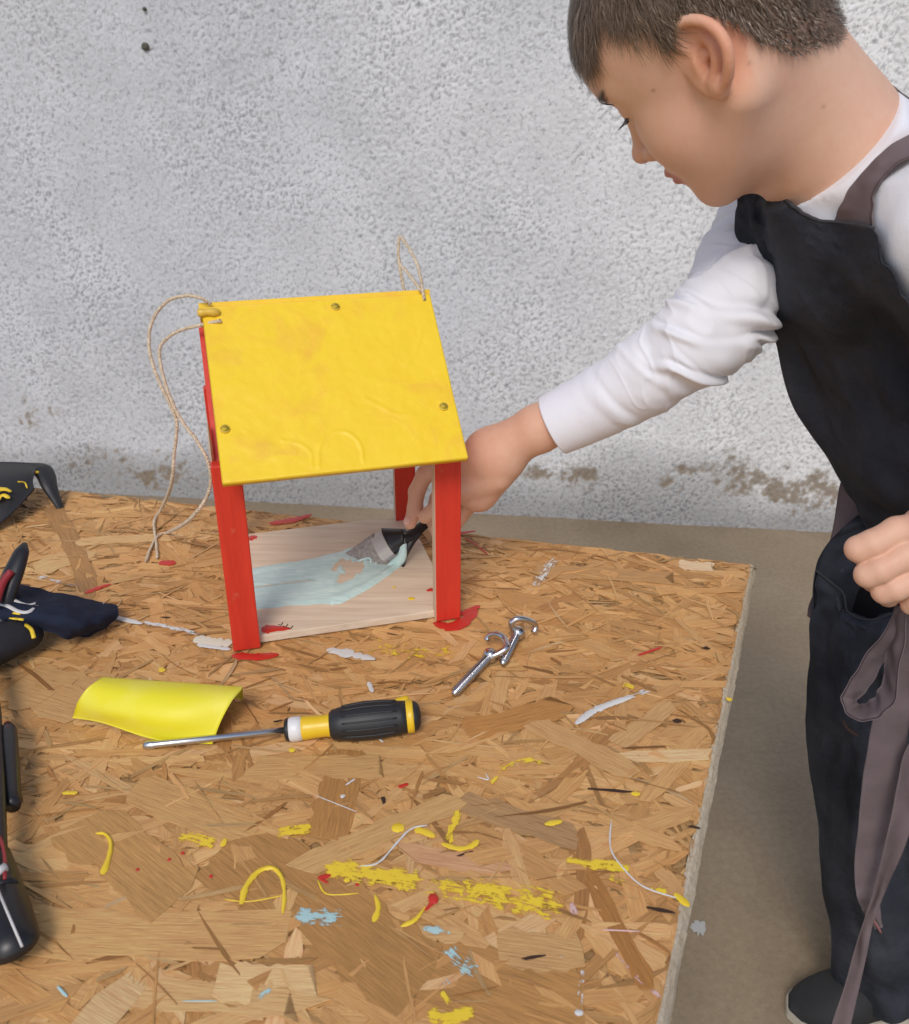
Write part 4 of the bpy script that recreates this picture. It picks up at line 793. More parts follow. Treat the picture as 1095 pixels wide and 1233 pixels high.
LH = [
    ([P3(1112, 632, .672), P3(1080, 640, .664), P3(1050, 655, .664), P3(1034, 661, .668), P3(1040, 668, .684)], [.0105, .0105, .0098, .0092, .0085]),
    ([P3(1120, 656, .668), P3(1090, 670, .660), P3(1060, 686, .662), P3(1045, 692, .667), P3(1052, 700, .682)], [.0105, .0103, .0096, .0090, .0082]),
    ([P3(1128, 682, .668), P3(1104, 696, .662), P3(1078, 708, .664), P3(1065, 712, .669), P3(1070, 718, .682)], [.0100, .0098, .0092, .0086, .0080]),
    ([P3(1136, 705, .672), P3(1122, 716, .668), P3(1106, 724, .670), P3(1098, 728, .675)], [.0090, .0086, .0082, .0078]),
    ([P3(1135, 640, .69), P3(1100, 655, .70), P3(1070, 672, .70), P3(1050, 680, .695)], [.0115, .0100, .0092, .0080])]
NKB = fromH((-.012, .006, .000)); NKM = NK0 * .45 + NK1 * .55
def skin_sdf(p):
    big = f32(.03)
    d = torso(p, -.020)
    hl = np.linalg.norm(p - HO.astype(f32) - f32(.0) , axis=1) < .175
    hd = np.maximum(np.linalg.norm(p - HO.astype(f32), axis=1) - .135, .03)
    if hl.any(): hd[hl] = head_sdf(toH(p[hl]))
    nk = cone(p, NK0, NK1, .0490, .0475); nk = smin(nk, cone(p, P3(1000, 190, .70), P3(1040, 300, .74), .040, .052), .03)
    nk = smin(nk, cone(p, NKB, NKM, .046, .0450), .03); d = smin(d, smin(nk, hd, .022), .03)
    d = smin(d, chain(p, [SHR, ELR, WRR], [.030, .0215, .0225]), .03)
    for pts, rr, hand in ((RH, None, [(P3(640, 520, .88), P3(592, 548, .90), .0215, .0250), (P3(592, 548, .90), P3(575, 565, .925), .0250, .0240), (P3(605, 555, .895), P3(576, 592, .92), .0200, .0205)]), (LH, None, [(WRL, P3(1140, 660, .685), .0235, .026), (P3(1140, 640, .685), P3(1112, 634, .674), .022, .015), (P3(1150, 665, .685), P3(1120, 662, .672), .022, .014), (P3(1150, 690, .685), P3(1130, 690, .674), .020, .013)])):
        ctr = hand[1][0].astype(f32); k = np.linalg.norm(p - ctr, axis=1) < .19
        if not k.any(): continue
        q = p[k]; h = None
        for a, b, ra, rb in hand: c_ = cone(q, a, b, ra, rb); h = c_ if h is None else smin(h, c_, .012)
        for P_, R_ in pts[:4]: h = smin(h, chain(q, P_, R_, .003), .0012)
        h = smin(h, chain(q, pts[4][0], pts[4][1], .003), .005)
        t_ = d.copy(); t_[k] = smin(d[k], h, .012); d = t_
    d = smin(d, chain(p, [SHL, ELL_, WRL], [.038, .033, .0235]), .02)
    return d
V, F, G = polygonise(skin_sdf, (-.075, .40, .50), (.50, .98, 1.26), .00165)
q = (V - HO) @ HR; PX = np.stack(pix2(V), 1)
# what is printed in the skin itself: lips, flushed ear, scalp under the hair
base = np.tile([.70, .425, .30], (len(V), 1)); nz_ = np.zeros(len(V))
def blend(m, c, a=1.): m = np.clip(m, 0, 1)[:, None] * a; return base * (1 - m) + np.array(c) * m
red = np.exp(-(np.linalg.norm(q - (earc + [0, .006, 0]), axis=1) / .03) ** 4); base = blend(red * (q[:, 1] > .058), (.70, .31, .18), .8)
nap = .5 * np.exp(-(np.linalg.norm((q - [-.045, .05, -.010]) / [.03, .04, .035], axis=1)) ** 2); base = blend(nap, (.74, .43, .34), .6)
chk = np.exp(-(np.linalg.norm((q - [.035, .045, -.03]) / [.03, .04, .025], axis=1)) ** 2); base = blend(chk, (.72, .43, .31), .5)
arc = np.stack([q[:, 0] + 11. * q[:, 1] ** 2, q[:, 1], q[:, 2] + 5. * q[:, 1] ** 2], 1)
lip = np.clip(1.6 - np.linalg.norm((arc - [.0900, 0, -.0407]) / [.0075, .0205, .0098], axis=1), 0, .45) / .45; base = blend(lip * (q[:, 0] > .07), (.47, .155, .125), .85)
hand_m = (np.linalg.norm(V - P3(570, 580, .92), axis=1) < .11) | (np.linalg.norm(V - P3(1100, 670, .67), axis=1) < .12); base = blend(hand_m * 1., (.68, .39, .265), .5)
# hairline, traced on his left side and mirrored to the right
HL = [(690, -80), (640, -40), (660, 60), (690, 56), (697, 66), (706, 74), (712, 66), (717, 55), (722, 25), (730, 8), (740, 16), (752, 26), (765, 20), (776, 26), (788, 40), (797, 50), (804, 56), (809, 56), (811, 50), (808, 44), (811, 30), (822, 18), (840, 15), (858, 18), (878, 24), (897, 34), (915, 48), (930, 57), (948, 64), (962, 66), (975, 58), (990, 52), (1010, 50), (1060, 50), (1060, -160), (800, -200)]
def in_poly(x, y, poly):
    c_ = np.zeros(len(x), bool); n = len(poly)
    for i in range(n):
        (x0, y0), (x1, y1) = poly[i], poly[i - 1]; k = ((y0 > y) != (y1 > y)); c_ ^= k & (x < (x1 - x0) * (y - y0) / (y1 - y0 + 1e-9) + x0)
    return c_
def hairmask(qh):
    m = qh.copy(); m[:, 1] = np.abs(m[:, 1]); W_ = HO + m @ HR.T; x, y = pix2(W_); return in_poly(x, y, HL) & (m[:, 2] > -.06)
hd_only = (np.linalg.norm(q - [0, 0, .03], axis=1) < .135) & ~((q[:, 1] > .0715) & (np.abs(q[:, 0] + .012) < .03) & (q[:, 2] < .045))
hm = hairmask(q) & hd_only; sc_ = np.clip((np.sin(V @ [900, 300, 500]) + np.sin(V @ [-400, 800, 300])) * .12 + .85, 0, 1)[hm][:, None]; nb_ = np.clip((q[hm][:, 2] + .035) / .05, .25, 1)[:, None] * np.where(q[hm][:, 0] < -.02, 1, 1)[:, None]; sc_ = sc_ * np.where(q[hm][:, :1] < -.015, nb_, 1.)
base[hm] = base[hm] * (1 - sc_) + np.array([.105, .072, .052]) * sc_
mole = [(903, 76), (787, 109), (992, 128), (617, 612)]
for (px, py) in mole: base = blend(np.exp(-(np.hypot(PX[:, 0] - px, PX[:, 1] - py) / 2.0) ** 2), (.22, .10, .06), .7)
def m_skin(t, b):
    v = coords(t); n = noise(t, v, 35, 4, .6); n2 = noise(t, v, 900, 3, .6)
    n5 = noise(t, v, 160, 4, .7); c = mix(t, .4, attr(t), ramp(t, n, [(.3, (.45, .42, .41)), (.7, (.57, .57, .57))]), 'OVERLAY'); c = mix(t, .25, c, ramp(t, n5, [(.3, (.47, .42, .40)), (.7, (.56, .57, .57))]), 'OVERLAY'); t.links.new(c, b.inputs['Base Color'])
    b.inputs['Subsurface Weight'].default_value = .12; b.inputs['Subsurface Radius'].default_value = (.010, .004, .002); b.inputs['Subsurface Scale'].default_value = .6
    bp = bump(t, b, n5, .12, .0012); bump(t, b, n2, .25, .0006, bp)
M_skin = mat('skin', rough=.52, spec=.35, build=m_skin)
boy = thing('person', 'brown haired boy in white shirt and dark apron reaching into the wooden bird feeder', 'person', (PEL[0], PEL[1], 0))
body = mk('body', V, F, M_skin, boy, True, cols=base)
M_nail = mat('fingernail', (.78, .46, .38), .25)
for (a_, b_, sz) in ((P3(494, 630, .955), P3(500, 612, .957), .0046),):
    d_ = (a_ - b_) / np.linalg.norm(a_ - b_); n_ = -_f * .8 - _r * .6; n_ -= d_ * (n_ @ d_); n_ /= np.linalg.norm(n_); mb = MB(); c_ = a_ + n_ * .0063 - d_ * .001
    mb.tube([c_ - d_ * .0042, c_ - d_ * .0030, c_, c_ + d_ * .0032, c_ + d_ * .0044], [.0018, .0036, .0042, .0036, .0016], 12, True, .25, tuple(n_)); mb.build('fingernail', M_nail, body, True)
# eyelashes, brow
M_hair = mat('brown_hair', rough=.42, spec=.4, build=lambda t, b: t.links.new(attr(t), b.inputs['Base Color']))
def sdf_head_only(P):
    p = P.astype(f32); d = head_sdf(toH(p), ear=False); nk = smin(cone(p, NK0, NK1, .0490, .0475), cone(p, NKB, NKM, .046, .0450), .03); return smin(d, nk, .022)
def project(P, off=0., it=5):
    P = P.copy()
    for _ in range(it):
        e = .0006; d = sdf_head_only(P); G = np.stack([(sdf_head_only(P + np.eye(3)[k] * e) - sdf_head_only(P - np.eye(3)[k] * e)) / (2 * e) for k in range(3)], 1); Gn = G / (np.linalg.norm(G, axis=1)[:, None] + 1e-9)
        P = P - (d - off)[:, None] * Gn * .9
    return P, Gn
def strands(roots, dirs, lens, wid, colf, nseg, lift, name, parent, seed, curl=.12, droop=None):
    """every hair a thin tapered ribbon hugging the head"""
    g = np.random.default_rng(seed); n = len(roots); P, N = project(roots, .0006); D = dirs - N * (dirs * N).sum(1)[:, None]; D /= np.linalg.norm(D, axis=1)[:, None] + 1e-9
    rows = []; cur = P; lf = lift * g.uniform(.5, 1.3, n); side0 = g.normal(0, curl, n)
    for s in range(nseg + 1):
        t_ = s / nseg; sd_ = np.cross(N, D); sd_ /= np.linalg.norm(sd_, axis=1)[:, None] + 1e-9
        h_ = (lf * math.sin(min(1, t_ * 1.15) * math.pi * .62))[:, None]; Pc = cur + N * h_; w_ = np.full((n, 1), wid * (1 - .85 * t_ ** 2) * .5)
        rows.append((Pc - sd_ * w_, Pc + sd_ * w_))
        if s < nseg:
            step = (lens / nseg)[:, None]; D2 = D + sd_ * (side0[:, None] * .35); D2 /= np.linalg.norm(D2, axis=1)[:, None]; cur, N = project(cur + D2 * step, .0006, 2); D = D2 - N * (D2 * N).sum(1)[:, None]; D /= np.linalg.norm(D, axis=1)[:, None] + 1e-9
    A = np.stack([np.stack(r, 1) for r in rows], 1)          # n, seg+1, 2, 3
    m = (nseg + 1) * 2; V = A.reshape(-1, 3); fl = []
    base_f = np.array([[2 * s, 2 * s + 1, 2 * s + 3, 2 * s + 2] for s in range(nseg)]); F = (base_f[None] + (np.arange(n) * m)[:, None, None]).reshape(-1, 4)
    c_ = colf(g, n); c_ = np.repeat(c_, m, axis=0); return mk(name, V, F, M_hair, parent, True, cols=c_)
g = np.random.default_rng(5); hv = np.where(hm)[0]
# even sampling over the scalp
sel = g.choice(hv, 23000); roots = V[sel] + g.normal(0, .0008, (len(sel), 3)); ql = (roots - HO) @ HR
dl = np.zeros_like(ql); fr = np.clip((ql[:, 0] - .0) / .06, 0, 1); bk = np.clip((-.01 - ql[:, 0]) / .05, 0, 1)
dl[:, 2] = -1.0; dl[:, 0] = .62 * fr + .10 - .05 * bk; dl[:, 1] = 0; topm = np.clip((ql[:, 2] - .085) / .03, 0, 1); dl[:, 0] += 1.6 * topm; dl += g.normal(0, .17, dl.shape)
clp = np.sin(ql[:, 0] * 310 + 2 * np.sin(ql[:, 2] * 150)) * np.sin(ql[:, 0] * 130 + ql[:, 2] * 90 + 1); dl[:, 0] += .28 * clp
ln = (.025 + .006 * topm) * (1 + .30 * clp) * g.uniform(.6, 1.2, len(ql)); edge = np.clip((ql[:, 2] + .03) / .075, .16, 1); ln *= np.where(ql[:, 0] < -.015, edge, 1)
rx_, ry_ = pix2(roots); earz = (rx_ > 800) & (rx_ < 900) & (ry_ > -25) & (ql[:, 1] > 0); ln = np.where(earz, np.minimum(ln, .009 * g.uniform(.7, 1.2, len(ln))), ln)
keep = ~(in_poly(rx_, ry_, [(808, 70), (808, 26), (824, 14), (845, 12), (866, 20), (884, 50), (890, 80), (870, 114), (845, 90)]) & (ql[:, 1] > 0)); roots, dl, ln, ql = roots[keep], dl[keep], ln[keep], ql[keep]
def hc(g, n): t_ = g.uniform(0, 1, n)[:, None]; k = (g.random(n) < .10)[:, None]; c_ = np.array([.085, .058, .040]) * (1 - t_) + np.array([.22, .155, .112]) * t_; return np.where(k, np.array([.33, .25, .19]), c_)
strands(roots, dl @ HR.T, ln, .00062, hc, 6, .0036, 'hair', boy, 9)
# brow (soft short hairs)
bq = np.array([[.080 - .016 * t_ ** 1.6, .010 + .032 * t_, .0355 + .005 * math.sin(t_ * 3.) ] for t_ in g.uniform(0, 1, 420)]); bq[:, 2] += g.normal(0, .0014, len(bq)); bq = np.vstack([bq, bq * [1, -1, 1]])
bd_ = np.tile([-.35, .8, .12], (len(bq), 1)) * np.where(bq[:, 1:2] > 0, [[1, 1, 1]], [[1, -1, 1]]) + g.normal(0, .15, bq.shape)
strands(fromH(bq), bd_ @ HR.T, g.uniform(.004, .0065, len(bq)), .00045, lambda g, n: np.tile([.12, .075, .05], (n, 1)) * g.uniform(.7, 1.2, (n, 1)), 3, .0006, 'eyebrow', boy, 10)
mb = MB(); mblid = MB()
for sy in (1, -1):
    lid = [(.0795 + .0010 - 28 * (t_ - .0) ** 2 * .0, 0, 0) for t_ in (0,)]
    L_ = []
    for t_ in np.linspace(-1, 1, 15):
        a_ = t_ * .95; L_.append(np.array([.0660 + .0148 * math.cos(a_), sy * (.0315 + .0150 * math.sin(a_)), .0140 - .0018 * abs(t_) ** 2]))
    Pn, Nn = project(np.array([fromH(x) for x in L_]), .0002); mblid.tube(Pn, [.0004] + [.0009] * 13 + [.0004], 6)
    for k in range(46):
        t_ = g.uniform(0, 14); i = min(int(t_), 13); p0 = Pn[i] * (1 - (t_ - i)) + Pn[i + 1] * (t_ - i); ou = HR @ np.array([.9, sy * (.25 + .8 * (t_ - 7) / 7) * .8, -.35]); up_h = HR @ np.array([.2, 0, .35]); Ls = g.uniform(.0065, .0095)
        mb.tube([p0, p0 + ou * Ls * .5, p0 + ou * Ls * .85 + up_h * Ls * .3], [.00026, .0002, .00007], 4, False)
M_lash = mat('eyelash', (.02, .014, .012), .5)
mblid.build('eyelid_edge', M_lash, boy, True); mb.build('eyelash', M_lash, boy)

# ---- shirt: torso cut at the neckline, sleeves swept with their gathered folds
NKD = (NK0 - NK1) / np.linalg.norm(NK0 - NK1)
cA, cB, cC = P3(962, 238, .665), P3(1092, 122, .69), P3(935, 222, .70)
cen_c = P3(1022, 185, .70); cn = np.cross(cB - cA, cC - cA); cn /= np.linalg.norm(cn); cn = cn if cn @ NKD > 0 else -cn
cn = NKD * .8 + cn * .2; cn /= np.linalg.norm(cn); colo = P3(1009, 185, .69)
def shirt_sdf(p):
    d = torso(p, .0)
    nk = cone(p, NK0, NK1, .0520, .0508); nk = smin(nk, cone(p, P3(1000, 190, .70), P3(1040, 300, .74), .043, .055), .03)
    d = smin(d, nk, .05)
    d = smin(d, chain(p, [SHL, ELL_], [.056, .046]), .03)
    d = smin(d, chain(p, [SHR, SHR * .6 + ELR * .4], [.046, .042]), .03)
    w_ = (np.sin(p @ np.array([60, 30, 95], f32) + 2.2 * np.sin(p @ np.array([25, 50, -20], f32))) * .0014 + np.sin(p @ np.array([-120, 60, 70], f32) + 1.5 * np.sin(p @ np.array([40, 20, 50], f32))) * .0008)
    d = d - w_
    return np.maximum(d, (p - colo.astype(f32)) @ cn.astype(f32))
V, F, G = polygonise(shirt_sdf, (.10, .42, .42), (.62, 1.0, 1.16), .0034)
def m_shirt(t, b):
    v = coords(t); n = noise(t, v, 900, 2, .5); n2 = noise(t, v, 24, 4, .55); t.links.new(mix(t, n2, (.74, .73, .77), (.80, .79, .82)), b.inputs['Base Color']); bp = bump(t, b, n2, .25, .004); bump(t, b, n, .25, .0006, bp)
    b.inputs['Sheen Weight'].default_value = .15
M_shirt = mat('white_cotton', rough=.88, spec=.2, build=m_shirt)
shirt = mk('shirt', V, F, M_shirt, boy, True)
def sleeve(pts, rads, folds, nS=260, nT=96, name='sleeve', seed=0, cuff=0.):
    Q = spline(pts, nS); R_ = spline([(r, 0, 0) for r in rads], nS)[:, 0]; T_ = np.gradient(Q, axis=0); T_ /= np.linalg.norm(T_, axis=1)[:, None]
    N1 = -_f[None] - T_ * (T_ @ -_f)[:, None]; N1 /= np.linalg.norm(N1, axis=1)[:, None]; N2 = np.cross(T_, N1); s = np.linspace(0, 1, nS)[:, None]; th = np.arange(nT)[None] * 2 * math.pi / nT
    nzf = fft_noise((nS, nT), 16, seed + 1); nzf2 = fft_noise((nS, nT), 8, seed + 2); nz3 = fft_noise((nS, nT), 4.5, seed + 3); rdg = (1 - np.minimum(np.abs(fft_noise((nS, nT), 13, seed + 4)) * 2.2, 1)) ** 2; disp = .0012 * nzf * np.clip(s * 3 - .3, 0, 1) + .0006 * nzf2 * np.clip(s * 4 - .6, 0, 1) + (.00022 * nz3 + .0013 * rdg) * np.clip(s * 4 - .7, .1, 1)
    an_ = fft_noise((nS, nT), 22, seed + 7)
    for (s0, sk, thc, spread, amp, wd2, ph) in folds:
        amp = amp * np.clip(.75 + .55 * an_, .1, 1.6)
        ctr = s0 + sk * np.sin(th - thc + ph) + .010 * nzf; m = np.exp(-((np.angle(np.exp(1j * (th - thc)))) / spread) ** 2); x_ = (s - ctr) / wd2
        disp = disp + amp * m * (np.exp(-x_ ** 2) - .75 * np.exp(-(x_ - 1.5) ** 2 * 2.2))
    R2 = R_[:, None] + disp; P_ = Q[:, None] + N1[:, None] * (np.cos(th) * R2)[..., None] + N2[:, None] * (np.sin(th) * R2)[..., None]
    V = P_.reshape(-1, 3); F = [f[::-1] for f in grid_faces(nS, nT, True)]
    inn = (Q[0][None] + (P_[0] - Q[0]) * .93); inn2 = Q[14][None] + (P_[14] - Q[14]) * .86; n = len(V)       # turned-in cuff
    V = np.vstack([V, inn, inn2]); F += [(j, (j + 1) % nT, n + (j + 1) % nT, n + j) for j in range(nT)] + [(n + j, n + (j + 1) % nT, n + nT + (j + 1) % nT, n + nT + j) for j in range(nT)]
    return mk(name, V, F, M_shirt, boy, True)
SF = [ # position along the sleeve, skew, facing, spread, height, width, phase
 (.21, .030, .4, 1.8, .0013, .020, .3), (.335, .060, -.2, 1.5, .0030, .013, .6), (.43, .075, .4, 1.2, .0034, .013, .2), (.475, .03, 1.2, .9, .0034, .012, .5), (.53, .095, .1, 1.3, .0050, .015, .1), (.575, .04, -.9, .9, .0042, .013, -.4),
 (.60, .11, 1.0, 1.1, .0050, .014, .4), (.655, .07, .3, 1.3, .0062, .017, -.2), (.70, .12, -.4, 1.0, .0050, .015, .3), (.735, .05, .7, .9, .0035, .015, .3), (.80, .10, .4, 1.0, .0030, .020, .0), (.86, .10, -.3, 1.1, .0035, .02, .5), (.92, .12, .5, 1.2, .004, .02, .2)]
sleeve([P3(667, 512, .872), P3(712, 490, .858), P3(762, 462, .835), P3(812, 430, .81), P3(852, 398, .795), P3(882, 362, .80), P3(902, 320, .822), P3(926, 275, .838)],
       [.0295, .0318, .0340, .0378, .0420, .0425, .0445, .0480], SF, seed=3)
M_stain = mat('orange_stain', (.80, .50, .28), .8)
mb = MB(); mb.tube(spline([P3(772, 500, .790), P3(784, 491, .788), P3(792, 482, .786)], 8), [.0008, .0014, .0018, .0012, .001, .0018, .0012, .0006], 5, True, .3); 

# ---- apron
def drape(V, nu, nv, sdf, margin=.006):
    """lay cloth over the body: slide it outwards wherever the body would show through"""
    n = nu * nv; G = V[:n].copy(); B = V[n:] - V[:n]; ray = G - _c; ray /= np.linalg.norm(ray, axis=1)[:, None]; tot = np.zeros(n)
    for _ in range(14):
        d = sdf((G - ray * tot[:, None]).astype(f32)); tot += np.maximum(margin - d, 0) * .9
    t2 = tot.reshape(nu, nv)
    for _ in range(10):
        q_ = np.pad(t2, 1, mode='edge'); t2 = np.maximum(tot.reshape(nu, nv), (q_[:-2, 1:-1] + q_[2:, 1:-1] + q_[1:-1, :-2] + q_[1:-1, 2:] + 2 * t2) / 6)
    G = G - ray * t2.reshape(-1, 1); return np.vstack([G, G + B])
def m_apron(t, b):
    v = coords(t); n = noise(t, v, 12, 5, .6); n2 = noise(t, v, 1100, 2, .5); n3 = noise(t, v, 55, 4, .7)
    c = mix(t, ramp(t, n, [(.4, g3(0)), (.75, g3(1))]), (.024, .027, .036), (.052, .056, .070)); c = mix(t, ramp(t, n3, [(.66, g3(0)), (.82, g3(.7))]), c, (.075, .077, .088))
    t.links.new(c, b.inputs['Base Color']); bp = bump(t, b, n, .6, .014); bump(t, b, n2, .5, .0009, bp)
M_apron = mat('black_denim', rough=.85, spec=.25, build=m_apron)
def aw(seed, amp=.0022): return lambda U, W, G: amp * 1.2 * fft_noise(U.shape, 14, seed) + .0022 * np.sin((U * 1.2 + W * .9) * 26 + 2.5 * np.sin(U * 7 + seed)) * np.clip(fft_noise(U.shape, 22, seed + 5), 0, 1.5) + amp * .6 * fft_noise(U.shape, 8, seed) + amp * .5 * fft_noise(U.shape, 4, seed + 1) * np.clip(1.2 - U, .3, 1)
rows = [[P3(911, 211, .768), P3(925, 226, .75), P3(945, 243, .735), P3(985, 263, .695), P3(1020, 270, .672), P3(1053, 276, .655)],
        [P3(893, 232, .772), P3(910, 250, .755), P3(938, 275, .745), P3(985, 298, .700), P3(1030, 305, .668), P3(1064, 305, .650)],
        [P3(886, 262, .775), P3(905, 285, .760), P3(940, 308, .755), P3(990, 332, .705), P3(1040, 338, .672), P3(1080, 338, .655)],
        [P3(903, 322, .785), P3(925, 335, .772), P3(965, 350, .765), P3(1010, 365, .72), P3(1060, 372, .69), P3(1104, 376, .672)],
        [P3(932, 392, .810), P3(955, 400, .795), P3(1000, 410, .78), P3(1050, 420, .74), P3(1100, 430, .715), P3(1160, 440, .70)],
        [P3(967, 482, .860), P3(995, 487, .835), P3(1040, 492, .79), P3(1090, 500, .755), P3(1150, 510, .735), P3(1220, 520, .74)],
        [P3(1011, 572, .89), P3(1036, 575, .845), P3(1075, 582, .805), P3(1120, 590, .78), P3(1180, 598, .77), P3(1240, 606, .79)],
        [P3(1042, 618, .90), P3(1062, 622, .86), P3(1095, 628, .83), P3(1140, 636, .805), P3(1190, 645, .80), P3(1250, 655, .82)],
        [P3(1052, 660, .92), P3(1075, 664, .88), P3(1105, 668, .85), P3(1150, 676, .83), P3(1200, 686, .83), P3(1260, 700, .85)]]
V, F, uv = sheet(rows, 120, 80, .0018, aw(70)); V = drape(V, 120, 80, shirt_sdf); bib_top = V[:80].copy(); mk('apron_bib', V, F, M_apron, boy, True)
# sagging pouch: back rim and front skirt
rows = [[P3(1060, 606, .915), P3(1090, 612, .90), P3(1140, 625, .88)], [P3(1022, 630, .93), P3(1070, 640, .91), P3(1140, 650, .90)], [P3(998, 653, .94), P3(1055, 668, .93), P3(1140, 680, .92)], [P3(986, 676, .935), P3(1040, 700, .945), P3(1140, 715, .94)], [P3(983, 700, .925), P3(1035, 735, .95), P3(1140, 750, .95)], [P3(981, 745, .93), P3(1035, 790, .96), P3(1140, 800, .97)]]
V, F, uv = sheet(rows, 40, 30, .0016, aw(75, .0012)); mk('apron_pocket', V, F, M_apron, boy, True)
def Ys(px, py, Y): d = _f + _r * (px - 547.5) / FPX - _u * (py - 616.5) / FPX; return _c + d * (Y / d[1])
rows = [[P3(983, 688, .926), P3(1003, 704, .902), P3(1016, 716, .888), P3(1022, 738, .872), P3(1048, 747, .862), P3(1078, 738, .858), P3(1150, 725, .85), P3(1260, 725, .87)],
        [Ys(979, 742, .790), Ys(996, 750, .765), Ys(1015, 757, .745), Ys(1030, 766, .735), Ys(1055, 770, .73), Ys(1085, 768, .722), Ys(1160, 765, .712), Ys(1270, 770, .73)],
        [Ys(977, 855, .792), Ys(995, 857, .765), Ys(1016, 860, .745), Ys(1038, 862, .738), Ys(1065, 865, .742), Ys(1098, 868, .728), Ys(1170, 870, .712), Ys(1290, 880, .73)],
        [Ys(985, 955, .795), Ys(1003, 958, .768), Ys(1025, 960, .748), Ys(1047, 962, .742), Ys(1077, 965, .748), Ys(1110, 968, .728), Ys(1190, 975, .712), Ys(1310, 985, .73)],
        [Ys(996, 1078, .798), Ys(1016, 1080, .768), Ys(1040, 1083, .748), Ys(1063, 1085, .742), Ys(1094, 1087, .748), Ys(1130, 1090, .725), Ys(1215, 1095, .71), Ys(1330, 1105, .73)],
        [Ys(1007, 1172, .80), Ys(1030, 1175, .77), Ys(1056, 1178, .748), Ys(1080, 1180, .742), Ys(1110, 1182, .748), Ys(1150, 1187, .725), Ys(1235, 1195, .71), Ys(1350, 1205, .73)],
        [Ys(1011, 1216, .80), Ys(1036, 1220, .77), Ys(1062, 1224, .75), Ys(1088, 1228, .742), Ys(1118, 1232, .748), Ys(1158, 1240, .725), Ys(1245, 1250, .71), Ys(1360, 1260, .73)]]
V, F, uv = sheet(rows, 130, 90, .0018, aw(80, .0018)); mk('apron_skirt', V, F, M_apron, boy, True)
# stitched rim of the pocket and dusty marks
M_rim = mat('dark_grey_seam', (.035, .035, .040), .85)
mb = MB(); mb.tube(spline([P3(983, 687, .925), P3(1003, 703, .901), P3(1016, 715, .887), P3(1022, 737, .871), P3(1048, 746, .861), P3(1078, 737, .857)], 50), .0009, 8); mb.build('pocket_rim', M_rim, boy, True)
mb = MB(); mb.tube(bib_top - _f * .0004, .0015, 8); mb.build('bib_hem', M_rim, boy, True)
# trousers under the apron, shoes
def legs(p):
    d = cone(p, PEL, P3(1130, 730, .95), .09, .085)
    d = smin(d, chain(p, [P3(1100, 760, .96), Ys(1085, 960, .86), Ys(1065, 1175, .86)], [.062, .048, .042]), .03)
    return smin(d, chain(p, [P3(1200, 760, .94), Ys(1220, 960, .82), Ys(1240, 1190, .80)], [.064, .050, .042]), .03)
V, F, G = polygonise(legs, (.28, .55, .04), (.85, 1.1, .80), .008); M_trs = mat('black_trousers', rough=.9, spec=.2, build=m_cloth((.012, .012, .014), (.020, .020, .024)))
mk('trousers', V, F, M_trs, boy, True)
M_canvas = mat('black_canvas', rough=.85, build=m_cloth((.014, .014, .015), (.026, .026, .028))); M_sole = mat('rubber_sole', (.50, .46, .38), .7)
def shoe(tip, yaw, nm='shoe'):
    """low canvas shoe built along its own length, toe at `tip`"""
    c_, s_ = math.cos(yaw), math.sin(yaw); ax1 = np.array([c_, s_, 0]); ax2 = np.array([-s_, c_, 0]); out = {}
    ts = np.linspace(0, 1, 26); wd_ = .0345 * np.sqrt(np.clip(1 - (1 - np.minimum(ts / .34, 1)) ** 2, 0, 1)) * (1 - .16 * np.exp(-((ts - .6) / .16) ** 2)) * np.sqrt(np.clip(1 - np.clip((ts - .86) / .14, 0, 1) ** 2, 0.02, 1)) + .002
    ht = np.interp(ts, [0, .08, .25, .45, .62, .8, 1], [.020, .034, .044, .062, .082, .082, .072])
    def loft(z0, hf, wf, n=16):
        V = []
        for k, t_ in enumerate(ts):
            for j in range(n):
                a_ = math.pi * j / (n - 1); V.append(tip + ax1 * (t_ * .190) + ax2 * (wd_[k] * wf * math.cos(a_)) + np.array([0, 0, z0 + hf(k) * math.sin(a_) ** .6]))
        F = grid_faces(len(ts), n) + [tuple(range(n))] + [tuple((len(ts) - 1) * n + j for j in range(n))[::-1]] + [(i * n, (i + 1) * n, (i + 1) * n + n - 1, i * n + n - 1) for i in range(len(ts) - 1)]
        return V, F
    V, F = loft(.012, lambda k: ht[k] - .012, .97); up = mk('upper', V, F, M_canvas, None, True)
    mb = MB(); n = 26; L_ = [tip + ax1 * (t_ * .192 - .0015) + ax2 * wd_[k] * 1.04 for k, t_ in enumerate(ts)] + [tip + ax1 * (t_ * .192 - .0015) - ax2 * wd_[k] * 1.04 for k, t_ in reversed(list(enumerate(ts)))]
    m = len(L_); V = [p + np.array([0, 0, .001]) for p in L_] + [p + np.array([0, 0, .014]) for p in L_]; F = [(i, (i + 1) % m, m + (i + 1) % m, m + i) for i in range(m)] + [tuple(range(m))[::-1], tuple(m + i for i in range(m))]
    mb.add(V, F); return up, mb
for (tp, yw) in ((PZ(948, 1224, 0), math.radians(8)), (PZ(1130, 1330, 0), math.radians(-5))):
    up, mb = shoe(tp, yw); up.name = 'shoe'; up.parent = boy; bo = WO[boy.name]
    for v_ in up.data.vertices: v_.co -= Vector(bo)
    WO[up.name] = bo; mb.build('sole', M_sole, up)

